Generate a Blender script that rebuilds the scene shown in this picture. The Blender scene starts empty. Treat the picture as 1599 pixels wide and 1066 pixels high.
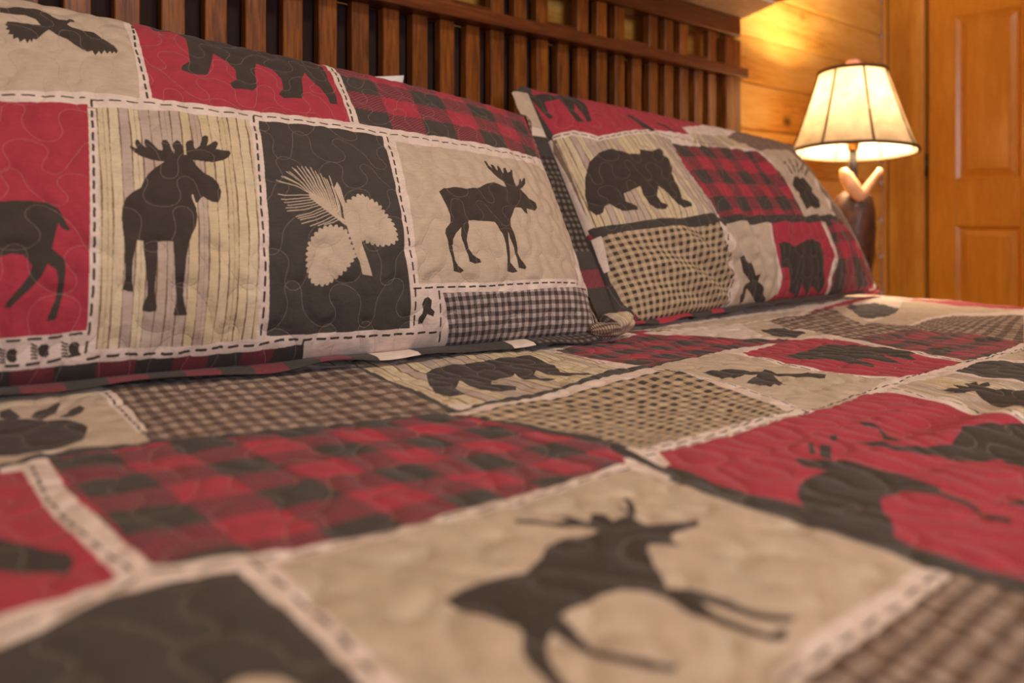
import bpy, bmesh, math, random
import numpy as np
from mathutils import Vector

S = bpy.context.scene
C = S.collection
EYE = 0.88          # height of the camera above the floor; the mattress top is a hand's breadth lower

# ---------------------------------------------------------------- camera (level, lens shifted down)
cam = bpy.data.cameras.new('camera')
cam.sensor_width = 36.0
cam.lens = 36.0 * 1180.0 / 1599.0
cam.shift_x = 0.0
cam.shift_y = -(533.0 - 328.0) / 1599.0
cam.clip_start = 0.02
cam.dof.use_dof = True
cam.dof.focus_distance = 0.95
cam.dof.aperture_fstop = 3.1
camo = bpy.data.objects.new('camera', cam)
camo.location = (0, 0, EYE)
camo.rotation_euler = (math.radians(90), 0, math.radians(48.9 - 90))
C.objects.link(camo)
S.camera = camo

# ---------------------------------------------------------------- world, lights, exposure
w = bpy.data.worlds.new('world'); S.world = w
w.use_nodes = True
w.node_tree.nodes['Background'].inputs[0].default_value = (0.55, 0.60, 0.75, 1)
w.node_tree.nodes['Background'].inputs[1].default_value = 0.5
def area(name, loc, rot, size, power, col, size_y=None):
    l = bpy.data.lights.new(name, 'AREA'); l.energy = power; l.color = col
    l.shape = 'RECTANGLE' if size_y else 'DISK'; l.size = size
    if size_y: l.size_y = size_y
    o = bpy.data.objects.new(name, l); o.location = loc; o.rotation_euler = rot; C.objects.link(o); return o
# the ceiling fixture over the foot of the bed and the daylight of the window behind the camera
area('ceiling_lamp_light', (0.55, -0.35, EYE + 1.44), (0, 0, 0), 0.42, 17.5, (1.0, 0.88, 0.72))
area('window_light', (-0.2, -2.50, EYE + 0.55), (math.radians(90), 0, 0), 1.3, 32, (0.93, 0.92, 1.0), 1.1)
S.view_settings.view_transform = 'Standard'
S.view_settings.look = 'None'
S.view_settings.exposure = 0.0
S.view_settings.gamma = 1.0
S.view_settings.use_curve_mapping = False
S.cycles.max_bounces = 8
S.cycles.sample_clamp_indirect = 6.0
S.cycles.use_denoising = True
# ---------------------------------------------------------------- geometry of the soft things
TH = math.radians(48.9)
FX, FY = math.cos(TH), math.sin(TH)          # camera heading over the bed
def smooth(x, a, b):
    t = np.clip((x - a) / (b - a), 0, 1)
    return t * t * (3 - 2 * t)

def wnoise(x, y, seed, k):
    """smooth pseudo-noise built from a few sine waves"""
    r = np.random.RandomState(seed)
    z = np.zeros_like(x)
    for i in range(7):
        a = r.uniform(0, 6.283); f = k * r.uniform(.6, 1.5); p = r.uniform(0, 6.283)
        z = z + np.sin(f * (math.cos(a) * x + math.sin(a) * y) + p)
    return z / 4.0

BED_X0, BED_X1, BED_Y0, BED_Y1 = -0.32, 1.80, -1.05, 1.10
def bed_base(x, y):
    d = .165 + .028 * smooth(x, -.1, 1.0)
    d = d + .02 * smooth(-x, .05, .32)
    return -d
def bed_z(x, y):
    """top of the quilt (x to the right along the headboard, y towards it)"""
    z = bed_base(x, y)
    # long soft folds that run over the right-hand half, deepest in the red block near the edge
    m = smooth(x, .50, .72) * smooth(y, .02, .16) * (1 - smooth(y, .245, .305)) * (1 - .6 * smooth(x, 1.2, 1.6))
    ph = 2 * np.pi * (y + .16 * (x - .6) + .020 * wnoise(x, y, 5, 11)) / .080
    z = z + .0046 * m * np.sin(ph) * (1 + .5 * wnoise(x, y, 9, 12))
    z = z + .0022 * wnoise(x, y, 3, 26) + .0011 * wnoise(x * .6, y * 1.5, 4, 70)
    # slight ruck before the pillows
    z = z + .002 * np.exp(-((y - (.80 - .12 * x)) / .03) ** 2) * (1 - smooth(x, .8, 1.1)) * (1 + .6 * wnoise(x, y, 12, 22))
    return z

def pillow(u, v, P, side=1.0):
    """P: dict with seam corners, half thickness and shape powers. side=+1 front, -1 back"""
    c = P['c']
    u_, v_ = u[..., None], v[..., None]
    M = (1 - u_) * (1 - v_) * c[0] + u_ * (1 - v_) * c[1] + u_ * v_ * c[2] + (1 - u_) * v_ * c[3]
    n = np.cross(c[1] - c[0], c[3] - c[0]); n = n / np.linalg.norm(n)
    if n[1] > 0: n = -n
    upv = (c[3] - c[0]) / np.linalg.norm(c[3] - c[0])
    au = np.abs(2 * u - 1); av = np.abs(2 * v - 1)
    f = (np.clip(1 - au ** P.get('pu', 2.6), 0, 1) * np.clip(1 - av ** P.get('pv', 2.2), 0, 1)) ** P.get('q', .55)
    sk = P.get('skew', 0.0)
    f = f * (1 + sk * (1 - 2 * v) * (1 - av ** 2))
    T = P['T'] * (1 if side > 0 else P.get('back', .7))
    w = P.get('wr', .002)
    h = T * f + side * 0 + w * f * wnoise(u * P['W'], v * P['H'], P['seed'], 30)
    if side > 0 and 'fold' in P:
        h = h + P['fold'](u, v) * f
    sag = P.get('sag', 0) * (4 * u * (1 - u)) * v
    out = M + side * n * h[..., None]
    out[..., 2] -= sag
    # edges drawn in where the filling pulls them
    pull = P.get('pull', .015)
    e = (c[1] - c[0]) / np.linalg.norm(c[1] - c[0])
    out = out + e * (pull * (1 - 2 * u) * (4 * v * (1 - v)))[..., None]
    out = out + upv * (-P.get('pullv', .01) * (2 * v - 1) * (4 * u * (1 - u)))[..., None]
    # the lower edge is pressed flat by the bed
    zb = bed_base(out[..., 0], out[..., 1]) + .005
    k = .004
    dz = out[..., 2] - zb
    out[..., 2] = zb + np.where(dz > 4 * k, dz, k * np.log1p(np.exp(np.clip(dz / k, -30, 30))))
    return out

def V(*a): return np.array(a, float)
def fold_right(u, v):
    # creases: a gathered fan low on the left, slanting pulls on the right
    a = np.exp(-((u - .30) / .20) ** 2) * (1 - smooth(v, .18, .48))
    r = np.arctan2(v + .10, u - .46)
    f = .0125 * a * np.sin(r * 26 + 1.5 * wnoise(u, v, 7, 9))
    b = smooth(u, .42, .6) * (1 - smooth(u, .93, 1)) * smooth(v, .05, .2)
    f = f + .0036 * b * np.sin(2 * np.pi * (u + .22 * v) / .085 + 2.2 * wnoise(u, v, 6, 6)) * (1 + .5 * wnoise(u, v, 16, 10))
    return f
LEFT = dict(c=[V(-.06, .815, -.160), V(.815, .745, -.180), V(.887, .985, .165), V(-.06, 1.02, .247)],
            T=.10, W=.90, H=.50, seed=21, pu=3.2, pv=2.2, q=.55, skew=.28, pull=.005, pullv=.001)
RIGHT = dict(c=[V(.905, .785, -.185), V(1.755, .745, -.187), V(1.79, .98, .165), V(.945, 1.05, .228)],
             T=.085, fold=fold_right, W=.86, H=.50, seed=33, pu=3.0, pv=2.2, q=.55, skew=.28, pull=.005)
PRINT = [
('left','P','beige',[-10,510,-10,300,163.5,305.5,194.1,308.7,237.5,314.7,283,314,285.7,357.3,286.1,406.6,285.3,446,285,510],None,'beige patch with a dark flying eagle',()),
('left','P','red',[294.4,451.1,294.5,403.2,295.2,354.2,294.6,315.4,402.7,317.7,521.1,326.2,521.8,368.6,522.6,416.4,525.5,472.3,520,510,293,510],None,'red patch with a walking bear',()),
('left','P','plaid',[533,325.2,567.1,324.3,667.8,329,763.5,334.5,839.7,344.4,891,367.7,920,330,920,510,535,510,537.4,457.9,533.6,387.6],[524.1,324.2,844.6,347,860,490,528,490],'red and black buffalo check patch',(250,145,6.4,3.8,1)),
('left','P','red',[5,45,160.2,39.7,198.4,39.3,226.6,40.8,227.2,107.5,230.6,208.2,234.4,295.1,163,291.4,5,292],None,'red patch with a dark deer',()),
('left','P','paws',[5,8,160.9,21.2,189.6,21.4,223.6,23.8,223.6,31.5,198.8,32.1,160.5,32,5,30],None,'pale strip with small dark paw prints',()),
('left','P','stripe',[241.3,291.2,312.3,297.2,392.2,298.5,385.6,185.9,381.5,91.1,383.8,22.8,320.4,20.4,235,24.4,234.1,76.7,237,177],[235,24.4,385.4,21.5,393.7,298.8,241.3,291.2],'striped cream patch with a dark moose seen from the front',(165,270)),
('left','P','charcoal',[402.4,299.6,476.8,306.6,559.2,304.7,553.4,198.3,552.9,105.2,567.1,21.4,469.7,23,395.2,23.8,391.5,91,395.3,186.7],None,'charcoal patch with pale pine cones',()),
('left','P','beige',[576.3,296.5,659.2,302,752.3,306,877.7,330.6,875,300,878,200,860.7,106.9,864,87,671.8,71.2,571.1,70.6,566.8,122.4,567.9,199.9],None,'beige patch with a dark moose walking',()),
('left','P','cream',[570,61.4,596.7,59,606.3,19.3,576.5,19.6],None,'small pale patch with a dark bird',()),
('left','P','ginghamgrey',[605.9,58.8,716.3,59.8,859.9,73.8,892,80,892,2,858.8,-1,742.9,-0.6,630.9,-0.7],[632.2,-0.8,864.3,-0.3,859.9,73.8,605.9,58.8],'brown gingham patch',(285,85,14)),
('left','P','plaiddark',[-10,-10,445,-10,436.4,10,433.5,14,389.9,11.9,322,12,230.8,14.3,190.1,13.6,161.2,14,5,6],[0,-1,440,-1,440,20,0,20],'strip of dark buffalo check',(440,26,13,1,3)),
('left','P','cream',[440.6,14.7,503.4,14.2,607,11.5,595,-10,450,-10],None,'pale lilac strip',()),
('left','S','ink',[170.1,448.5,181.9,455.1,193.4,455.3,204.2,461.1,211.4,458,214.8,446.7,220.3,441.1,228,442.5,231,449.4,234.7,448.6,234.9,442.8,230.9,441,227.1,432.5,231.3,428.6,241.9,427.2,251,425.3,259.5,416,267.9,405.2,270.4,396.1,268.7,389.7,266.6,393.2,264.6,388.4,262.6,391.9,259.7,386.8,257.3,391.2,254.1,384.5,252.2,389,248.5,382.3,246,388.4,241.2,385.4,235.5,390,229.9,394.6,224.6,402.6,214.9,410.9,209.9,416.5,204.5,407.6,197.2,394.8,195.1,395.7,193.2,387.8,192.2,393.4,189.5,384.8,187.9,392.3,183.3,385.3,182.3,393,178,389.8,178.4,397.3,174.3,397.7,176,404.1,172.6,405.3,175,411.4,172.7,415.4,174.9,421.4,182.7,423.3,194.1,423.8,203.4,423.7,199.7,432.8,190.7,438.3,177.9,438,169.4,436.2],None,None,()),
('left','S','ink',[311.6,483,315.1,464.9,342.6,480.3,347.9,456.6,345.9,424.8,343.9,402.5,333.7,387.8,331,377.8,342,375.3,360,380.3,367.4,405,373.7,430,388.2,421,394.3,401.3,391.9,379.3,383,369.4,384.8,359.3,406.9,360.7,414.3,372.7,418.5,410.5,423.5,428.2,441.5,424.2,449,400.3,446.8,378.6,438.2,363.1,441.8,354.3,465.1,360.9,470.1,372.4,476,409.6,484.9,429.7,491.5,408.5,501,381.8,501.7,359.8,511,359.6,514.9,386.2,513.9,416.6,519.1,464.7,509.9,482,468.7,483,435.2,483,388.8,483,351.5,483,324.5,483],None,None,()),
('left','S','ink',[20,165,159.8,166.5,182,166.8,196.9,165,203.7,158.3,207,150,210.2,140.2,213,135.4,210.1,133.9,205.5,137.2,203.3,142,201.5,134.1,199.5,123.4,198.2,115.9,204,109.7,208.6,103.7,208.1,89.5,206.5,73.2,203.3,59,201.3,51.5,194.4,50.7,196.5,56.9,200.8,68.2,202.8,84.2,201.6,95.4,194.7,101.5,190.2,90.5,181.4,78.9,172.6,70.3,167.3,64.3,162.9,64.7,165,69.7,174.7,82,181.2,92.5,183,100.7,176.8,111.1,168,113.1,159.3,110.9,110,85,100,50,85,45,88,100,60,110,55,60,42,60,35,150],None,None,()),
('left','S','ink',[55,165,35,200,10,195,8,215,30,235,50,230,60,260,70,235,85,255,85,225,75,200,90,168],None,None,()),
('left','S','ink',[266.6,237.2,269,238.1,273.6,235.5,272.1,242.2,272.9,246.7,275.4,247.5,278.2,241.6,281.9,237.3,280.4,244.4,281.7,249.2,284.5,248.5,288.9,242.7,292.4,235.9,296,234.4,297.3,238.5,296.2,244.8,297.9,250.1,301.3,250.7,303.9,245.7,304.6,236.7,306.7,230.5,307.5,235.7,306.1,242.1,307.8,247.6,311.7,251.8,314.4,249.8,316.4,242,316.4,235.5,316.5,230.8,318.8,231.1,319,238.4,319.4,246.4,321.2,251.5,325,253.9,327.7,251.6,326.8,244.7,328.4,240.9,332.9,245.5,335.2,252.7,337.2,259.9,340.2,262.4,343,260.9,342.1,253.7,339.9,246.5,344.2,249.9,347.4,253.7,350.8,255.7,352.4,252.6,350.3,246.7,348.5,242.9,356.2,242.2,363,244,363.9,239.2,360.2,232,354.5,227.2,345,224.2,332.4,223.2,324,223.5,326.4,216.2,332.7,208.1,341.1,202.8,346.5,193.6,348.4,184.1,346.6,174.5,343.9,169.2,338.2,169.3,333.2,172.5,330,176.2,327.1,173.2,324.1,167.4,321.9,167.9,320.8,174,320.1,178.5,318.6,176.1,319.2,170.5,322,161.7,322.7,150.8,320.7,139,316,128.5,313.1,119.4,310.3,103.9,308.7,83.6,308,66.1,309.6,57.6,312.7,48.3,307.7,47.7,300.3,48.2,300.7,53.9,302.9,59.6,301.5,71.6,299.9,89.3,299.3,107.9,299.2,121.8,291.9,122.4,285.4,121.8,284.8,108.1,283.2,89.8,282.1,75.9,282.8,65.7,284.7,57.3,284.3,53.7,278.3,52.8,272,54.4,272.5,59.6,275.8,67.7,275.8,76.1,274.4,93.7,272.9,110.1,272.5,122.5,267.4,123.5,264.9,112.2,262.9,101.2,262.5,90.5,262.6,81.9,263.9,75.8,264,72,259.7,72.2,254.6,74.6,255.8,78.8,256.9,85.5,256.4,101.4,256.5,117.9,255.3,131.3,254.6,147.2,255.9,159.5,259.2,170.2,265.8,178,273.2,183.8,276.2,193,280.7,201.4,288.8,211.5,296.9,219.5,292.7,219.8,284.6,220.1,276.8,223.9,270.8,229.5],None,None,()),
('left','S','ink',[616.9,207.2,626.6,215.3,645.2,219.8,665.4,221.1,690.1,227.8,706.2,238.9,721,244.3,731.2,241.3,741.7,239,740.9,249.9,731.1,254.4,724.6,261.6,719.7,273.4,717.5,288.7,722.2,291,724.1,279.7,726.6,274,728,284.4,732.5,284.4,733.7,272.5,735.9,271,738.5,282.2,742.5,284.3,745.4,271.7,747.9,269.7,750.7,281.1,755.4,283.4,755.8,271.7,762.3,276.1,765.7,282.5,767.4,279.2,763.1,265.6,762,252.2,765.3,245.3,771.8,252.1,775.3,260.9,781.2,266.9,781,259.8,787.2,268.7,791,268.8,786.2,256,778.5,247.1,771.4,241.6,773.7,234.6,782.6,224.2,793.2,216.9,794.5,207.4,786.8,199.8,776.8,201,768,200.2,766.7,188.8,761.1,191,756.6,199.4,747.4,200.2,740.2,192.1,729.4,174.9,727.1,161.8,729.9,149.5,730.7,133.4,731,117.7,733.8,106.6,744,96.2,741.3,92.4,727.9,93.4,726.6,102.4,726.6,109.8,723.3,124.8,718.9,140.2,718.2,152.4,715.3,135.9,714.4,116.5,714.2,101.7,719.2,94.8,725.3,88,716.5,85.8,708,87.9,708.7,97.8,709.5,112.4,709.2,131.4,707.4,147.1,702.9,156.9,697.6,164.6,678.8,164.5,660.7,164.5,654.6,163.8,652.4,153.7,648.1,141.8,644.3,130.3,646.3,117.7,651,109.1,662.1,103.3,663.6,98.6,653.8,96.5,644.5,99.3,643.4,108.8,640.8,119.2,636.6,129.8,635.9,137.1,639.4,150.6,628.9,140.3,622.7,130.8,621.8,114.9,622.5,101.4,627.5,93.3,635.7,86.9,630.9,83.6,620.1,85.8,619.6,94.8,617.6,108,615.7,125.1,612.9,139.2,615.2,146.6,624.4,156.8,625.6,168.6,623.6,180.3,619.3,194],None,None,()),
('left','S','ink',[585.6,54.6,591.2,50.2,590.8,42,596.8,37.7,596.3,32.4,587.1,35.4,585,30.3,583.3,24.6,577.6,24.9,577,32,580.4,35.8,581,41.1,578.4,46.6,580.9,52.8],None,None,()),
('left','S','beige',[485.9,176.8,486.1,180.6,488.2,182.3,492,181.1,492.6,185.3,494.8,187,498.2,185.2,499.4,189.9,501.6,191.6,504.4,188.3,506,191.1,508.1,190.8,510.3,186.3,512.1,188.9,514,187.9,515.3,182.6,517.6,185,519.5,184,520,178.3,522.6,180.4,524.3,178.9,524.1,173.4,527.4,175.2,529,173.6,527.8,168.3,531.4,169.2,532.8,167.3,531,162.8,535.2,162.9,536.5,160.8,534.1,157.2,538.4,156.2,539.6,154,537.3,151.4,541.2,149.3,542,146.9,539.4,145,543.2,142.2,544.1,139.7,541.4,138.4,544.4,134.8,544.8,132.3,542.1,131.4,544.9,127.4,544.2,125.2,539.9,125.4,540.5,121.6,538.7,119.9,534.2,121.8,533.8,118.9,531.6,118.2,527.6,120.4,526.7,117.7,524.4,117.3,521,120.3,519.6,117.3,517.4,117.6,514.8,121.5,513,119.2,510.8,119.7,509,123.7,506.4,121.5,504.2,122.1,503.3,126.1,500.1,124,498,124.9,498.1,128.9,494.3,127.6,492.3,128.7,493.1,132.2,489,131.7,487.2,133.1,488.5,136.2,484.1,136.3,482.9,138.1,485.3,141.3,481.8,142.8,481.1,145.1,483.6,147.6,480.2,149.8,479.5,152.2,482.6,154.3,480.2,157.4,480.5,160.1,483.6,161.5,481.5,165.3,481.8,168.1,484.7,169,482.9,173.5,483.3,176.4],None,None,()),
('left','S','beige',[477.3,138.8,477,142.3,474.9,143.3,471.3,140.9,470.5,144.7,468.2,145,465.1,141.6,463.5,144.7,461.2,144.9,458.7,141.1,456.6,143.4,454.4,142.7,452.5,138.5,449.9,140.6,447.9,139.4,447.2,134.6,444.5,135.4,442.7,133.7,442.7,129.3,439.7,129.5,438.3,127.5,439.2,123.4,435.9,123,434.5,121,436.5,117.4,433.4,116.1,432.7,113.8,434.9,111.1,431.7,109.1,431.4,106.8,434.3,104.8,431.6,102.1,431.5,99.8,434.2,98.6,431.8,95.3,431.8,92.9,434.5,92.3,432.9,88.7,433.3,86.4,435.9,86.3,434.7,82.3,435.3,80.1,438,80.4,437.7,76.4,438.8,74.4,441.2,75.1,442.4,72.5,444.6,72,447.6,74.3,449.2,71.5,451.5,71,453.8,74.2,455.8,72.2,458,72.6,459.8,76.1,462,74.5,463.8,75.6,464.8,79.7,467.4,78.4,469.3,79.6,469.7,83.6,472.6,82.6,474.4,84,474.1,87.9,477.6,87.4,479.4,88.8,478.5,92.4,482.3,92.5,483.9,94.3,482.5,97.4,486.6,98.1,488.2,99.9,486.6,102.5,490.9,103.8,492.6,105.7,489.2,107.9,491.1,110.1,490.4,112.3,486.4,113.9,488.3,116.7,487.6,119.1,483.7,120,485.6,123.5,485.3,126.1,482.3,126.6,484.3,130.9,484,133.6,481.3,133.6,482.2,137.9,480.8,139.9],None,None,()),
('left','S','beige',[473.4,198,479,208.4,481.4,200.5,483.7,182,486.9,161.7,498.7,124.5,502.7,107.1,510.6,81.5,498.8,83.7,494.8,99.4,490.3,108.6,483.8,130.8,480.1,156.2,480.2,168.8],None,None,()),
('left','S','beige',[442.9,191,447.7,189.5,461.5,173.5,479.8,153.5,483.4,144.1,479,145.7,456.2,166.9,443.1,182.7],None,None,()),
('left','L','beige',[409.4,206,428.2,198.9,444.7,188.9],None,None,(0.75,)),
('left','L','beige',[412.1,205.7,430.3,198,446,187.6],None,None,(0.75,)),
('left','L','beige',[415.8,212.3,432.8,200.7,447.3,186.2],None,None,(0.75,)),
('left','L','beige',[418.3,212.3,434.7,200,448.7,184.9],None,None,(0.75,)),
('left','L','beige',[421.8,219.3,437.2,202.7,450,183.5],None,None,(0.75,)),
('left','L','beige',[425,219.1,439.4,201.9,451.3,182.2],None,None,(0.75,)),
('left','L','beige',[429.2,226.1,442.2,204.6,452.6,180.8],None,None,(0.75,)),
('left','L','beige',[431.8,224.1,444.1,202.9,453.9,179.5],None,None,(0.75,)),
('left','L','beige',[435.5,229.3,446.6,204.7,455.3,178.2],None,None,(0.75,)),
('left','L','beige',[437.6,226,448.3,202.3,456.6,176.8],None,None,(0.75,)),
('left','L','beige',[440.8,230,450.5,203.5,457.9,175.5],None,None,(0.75,)),
('left','L','beige',[442.4,226.5,452,201.1,459.3,174.1],None,None,(0.75,)),
('left','L','beige',[445.3,230.5,454.1,202.3,460.6,172.8],None,None,(0.75,)),
('left','L','beige',[447.5,226.1,455.9,199.5,462,171.5],None,None,(0.75,)),
('left','L','beige',[451,229.2,458.2,200.2,463.3,170.1],None,None,(0.75,)),
('left','L','beige',[452.8,222.9,459.8,196.4,464.7,168.8],None,None,(0.75,)),
('left','L','beige',[455.8,224,461.9,196.2,466,167.5],None,None,(0.75,)),
('left','L','beige',[458,218.9,463.8,193,467.4,166.2],None,None,(0.75,)),
('left','L','beige',[461.6,221.2,466.1,193.4,468.8,164.8],None,None,(0.75,)),
('left','L','beige',[462.6,214,467.4,189.3,470.1,163.5],None,None,(0.75,)),
('left','L','beige',[464.9,214.3,469.2,188.7,471.5,162.2],None,None,(0.75,)),
('left','L','beige',[467.3,211.9,471.1,186.8,472.9,160.9],None,None,(0.75,)),
('left','L','beige',[471.1,217,473.5,188.4,474.3,159.6],None,None,(0.75,)),
('left','L','beige',[471.5,201.2,474.7,180.3,475.7,158.3],None,None,(0.75,)),
('left','L','beige',[473.4,193.1,476.3,175.7,477.1,157],None,None,(0.75,)),
('left','L','beige',[408.1,184.5,425.8,184,444.4,186.5],None,None,(0.8,)),
('left','L','beige',[410.7,177.9,428.4,179.3,447,183.7],None,None,(0.8,)),
('left','L','beige',[413.7,173.7,431.2,175.9,449.6,181],None,None,(0.8,)),
('left','L','beige',[416.7,170,434.1,172.7,452.3,178.3],None,None,(0.8,)),
('left','L','beige',[414.2,165.8,434.1,169.2,454.9,175.6],None,None,(0.8,)),
('left','L','beige',[415.1,161.6,435.8,165.8,457.6,172.9],None,None,(0.8,)),
('left','L','beige',[424.9,155.2,442.1,161.2,460.3,170.2],None,None,(0.8,)),
('left','L','beige',[426.7,152.7,444.4,158.6,463,167.6],None,None,(0.8,)),
('left','L','beige',[428.6,150.3,446.7,156,465.7,164.9],None,None,(0.8,)),
('left','L','beige',[429.8,145.3,448.6,152.2,468.4,162.2],None,None,(0.8,)),
('left','L','beige',[439.2,142.7,454.8,149.6,471.2,159.6],None,None,(0.8,)),
('left','L','beige',[447.8,143.3,460.6,148.6,474,157],None,None,(0.8,)),
('left','L','beige',[455.2,144.3,465.7,147.9,476.8,154.4],None,None,(0.8,)),
('left','D','ink',[5,296,163.3,299.8,193.7,301.8,232.9,304.8],None,None,(1.7,10,6)),
('left','D','ink',[238.3,302.7,291.9,307.2,359,307.2,401.1,308.8,478.2,313.2,564,312.5,663.7,316.1,758.4,321.8,843.6,338.1,875,313],None,None,(1.7,10,6)),
('left','D','ink',[294.8,484,288.7,407.6,290.4,355.1,290.2,313.3],None,None,(1.7,10,6)),
('left','D','ink',[238.3,302.7,232.8,177,230.5,76.9,228.4,36.9,226.8,22.5],None,None,(1.7,10,6)),
('left','D','ink',[397.9,306.8,387.3,162.6,388,59,388.7,19.1],None,None,(1.7,10,6)),
('left','D','ink',[566.6,305,556.6,178.8,561.4,101.1,572.9,19.8],None,None,(1.7,10,6)),
('left','D','ink',[533,482,528.2,390.5,524.8,327.1],None,None,(1.7,10,6)),
('left','D','ink',[5,40,160.3,36.6,200.5,36.6,228.2,39.1],None,None,(1.7,10,6)),
('left','D','ink',[5,12,161.1,17.3,195.7,17.4,226.8,22.5],None,None,(1.7,10,6)),
('left','D','ink',[228.9,17.4,256.1,18.6,300.8,15.6,348.3,17.3,389.2,16.8,410.5,20,436.7,18.4,508.9,16.8,571.7,16,607,15.3],None,None,(1.7,10,6)),
('left','D','ink',[564.6,65.4,666.8,66.1,855.5,79.7],None,None,(1.7,10,6)),
('left','D','ink',[600.1,61.2,610.5,20.4,619.3,-1],None,None,(1.7,10,6)),
('left','D','ink',[437,17.2,436.2,4.3],None,None,(1.7,10,6)),
('left','S','ink',[165.3,27.9,167.8,30.3,171.5,30.3,173.5,27.9,172.8,25.2,173.5,21.7,171.6,19.8,168,20.5,165.5,23.3],None,None,()),
('left','L','ink',[164.4,29.1,162,29.9,160.2,31.4],None,None,(1.6,)),
('left','L','ink',[164.5,26.8,162.1,27.6,160.3,28.5],None,None,(1.6,)),
('left','L','ink',[164.5,24.4,162.2,25.3,160.4,25.8],None,None,(1.6,)),
('left','L','ink',[164.6,22.1,162.3,23,160.5,23],None,None,(1.6,)),
('left','L','ink',[164.7,19.9,162.4,20.7,160.6,20.3],None,None,(1.6,)),
('left','S','ink',[189.1,29.6,191.7,32.1,195.6,32,197.7,29.6,196.9,26.9,197.8,23.3,195.7,21.4,192,22,189.4,24.9],None,None,()),
('left','L','ink',[188.1,30.8,185.7,31.6,183.8,33.1],None,None,(1.6,)),
('left','L','ink',[188.3,28.4,185.8,29.3,183.9,30.2],None,None,(1.6,)),
('left','L','ink',[188.4,26.1,185.9,26.9,184.1,27.4],None,None,(1.6,)),
('left','L','ink',[188.5,23.7,186,24.6,184.2,24.6],None,None,(1.6,)),
('left','L','ink',[188.6,21.4,186.2,22.2,184.4,21.8],None,None,(1.6,)),
('left','S','ink',[212.8,28.6,215.5,31.2,219.5,31.1,221.7,28.7,221,25.9,221.9,22.3,219.8,20.3,215.9,21,213.1,23.9],None,None,()),
('left','L','ink',[211.8,29.9,209.2,30.7,207.2,32.2],None,None,(1.6,)),
('left','L','ink',[211.9,27.4,209.3,28.3,207.4,29.3],None,None,(1.6,)),
('left','L','ink',[212.1,25.1,209.5,25.9,207.6,26.4],None,None,(1.6,)),
('left','L','ink',[212.3,22.7,209.7,23.5,207.8,23.5],None,None,(1.6,)),
('left','L','ink',[212.4,20.3,209.8,21.2,208,20.7],None,None,(1.6,)),
('right','P','charcoal',[5.2,372.8,0,370,0,520,20,520,1.3,472.1,4.9,425.2,9.5,379.4],None,'charcoal edge strip',()),
('right','P','red',[9,377.8,4.9,425.2,2.2,461.9,25,520,600,520,341.7,424.7,343.2,397.9,234.3,398.6,87.9,362.7,44.6,381.3],None,'red patch with dark moose legs',()),
('right','P','stripe',[8.1,366.7,39.3,368.4,81.7,349.9,222.3,381.5,263.8,375,256.7,328.2,254.1,280.6,263,218.5,271.4,165.9,148.5,163.6,63.9,165.7,11.4,168.5,6.7,194.9,8.3,286.1],[11.4,168.5,275.8,165.3,263.8,375,8.1,366.7],'cream striped patch with a dark bear',(230,150)),
('right','P','taupe',[5.2,368.7,7.7,343.1,8.3,286.1,7.2,197.1,6.2,205.8,4.8,277.7,1.2,344.4],None,None,()),
('right','P','stripe',[357.8,405.4,496.7,425.1,518.8,405.7,580.8,395.1,517.3,386.8,389.1,362.8,330.8,362.9],[322.1,361.5,580.8,395.1,502.6,431.6,357.8,405.4],'narrow striped cream patch',(150,40)),
('right','P','plaid',[264.4,355.4,315.1,352.1,405.6,363.3,563.3,377.6,579.3,350.7,569.5,308.3,561.4,257.5,563.3,222.7,559.8,173.9,393.5,158.4,280,161.7,263,218.5,258.8,288],[280.5,162.8,558.4,172.3,568.4,379.7,264.4,355.4],'red and black buffalo check patch above the dark band',(170,150,8,5.3,0)),
('right','P','taupe',[518.8,405.7,500.5,429.2,660,520,865,520,865,0,851.4,25.1,814.7,13.2,765.9,115.5,715.5,198.4,786,372,759.4,434,576.7,387.8],None,'grey brown end of the pillow',()),
('right','P','beige',[580.6,384.1,759.4,434,786,372,717.7,255,706.7,185.2,566.1,168.7,565,226.1,573.3,295.8,591.7,343],None,'beige patch with a dark paw print',()),
('right','P','charcoal',[2.8,175.6,63.4,163.9,146.5,160.6,277.4,160.4,563.6,167.8,722,185.6,721.6,173.8,605.3,153.6,323.7,141.9,126.9,146.3,8.6,156.8],None,'charcoal band',()),
('right','P','plaid',[648,161.8,727.9,173.9,751.5,134.8,832.9,89.2,847.7,32.1,822.3,7.7,637.3,-0.5,624.5,22.3,648.5,68.3,638.5,109.7],[637.3,-0.5,855.1,17.9,724.9,173.9,648,161.8],'red and black buffalo check patch at the pillow end',(90,190,4,5,0)),
('right','P','dots',[14.5,154.1,126,143.5,251,138.1,260,113,277.9,78.9,270.5,39.3,278.2,6.5,260.8,0,148.9,0,73.8,0,50,0,19.9,33.1,9.7,76.2],[45,0,260.8,0,252.3,138,14.5,154.1],'beige patch with small dark squares',(225,170,13)),
('right','P','plaid',[0,168.3,2.6,160.7,2.7,113.9,5,69.7,11.7,35.7,51,1.1,40,0,0,0,0,100],[0,168.3,2.6,160.7,45,0,0,0],'narrow red check strip',(40,110,2,4,0)),
('right','P','beige',[292.3,147.9,406.9,142.5,400.7,100,421.5,52.6,428.5,8.7,418.3,0,400,0,270,0,283,0,296.2,6.7,294.2,47.3,280.2,84.8],None,'beige patch with a dark bird',()),
('right','P','red',[426.8,146.5,610,152.5,619.4,108.3,633.7,72.6,611.8,27.2,620.1,-0.2,422,0,410,0,439.9,8.9,431.3,52,414.6,100.8],None,'red patch with a dark bear standing',()),
('right','P','charcoal',[400,0,865,0,856.3,16,825,-0.2,621.3,-1,417.1,0],None,'charcoal foot of the pillow',()),
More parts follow.
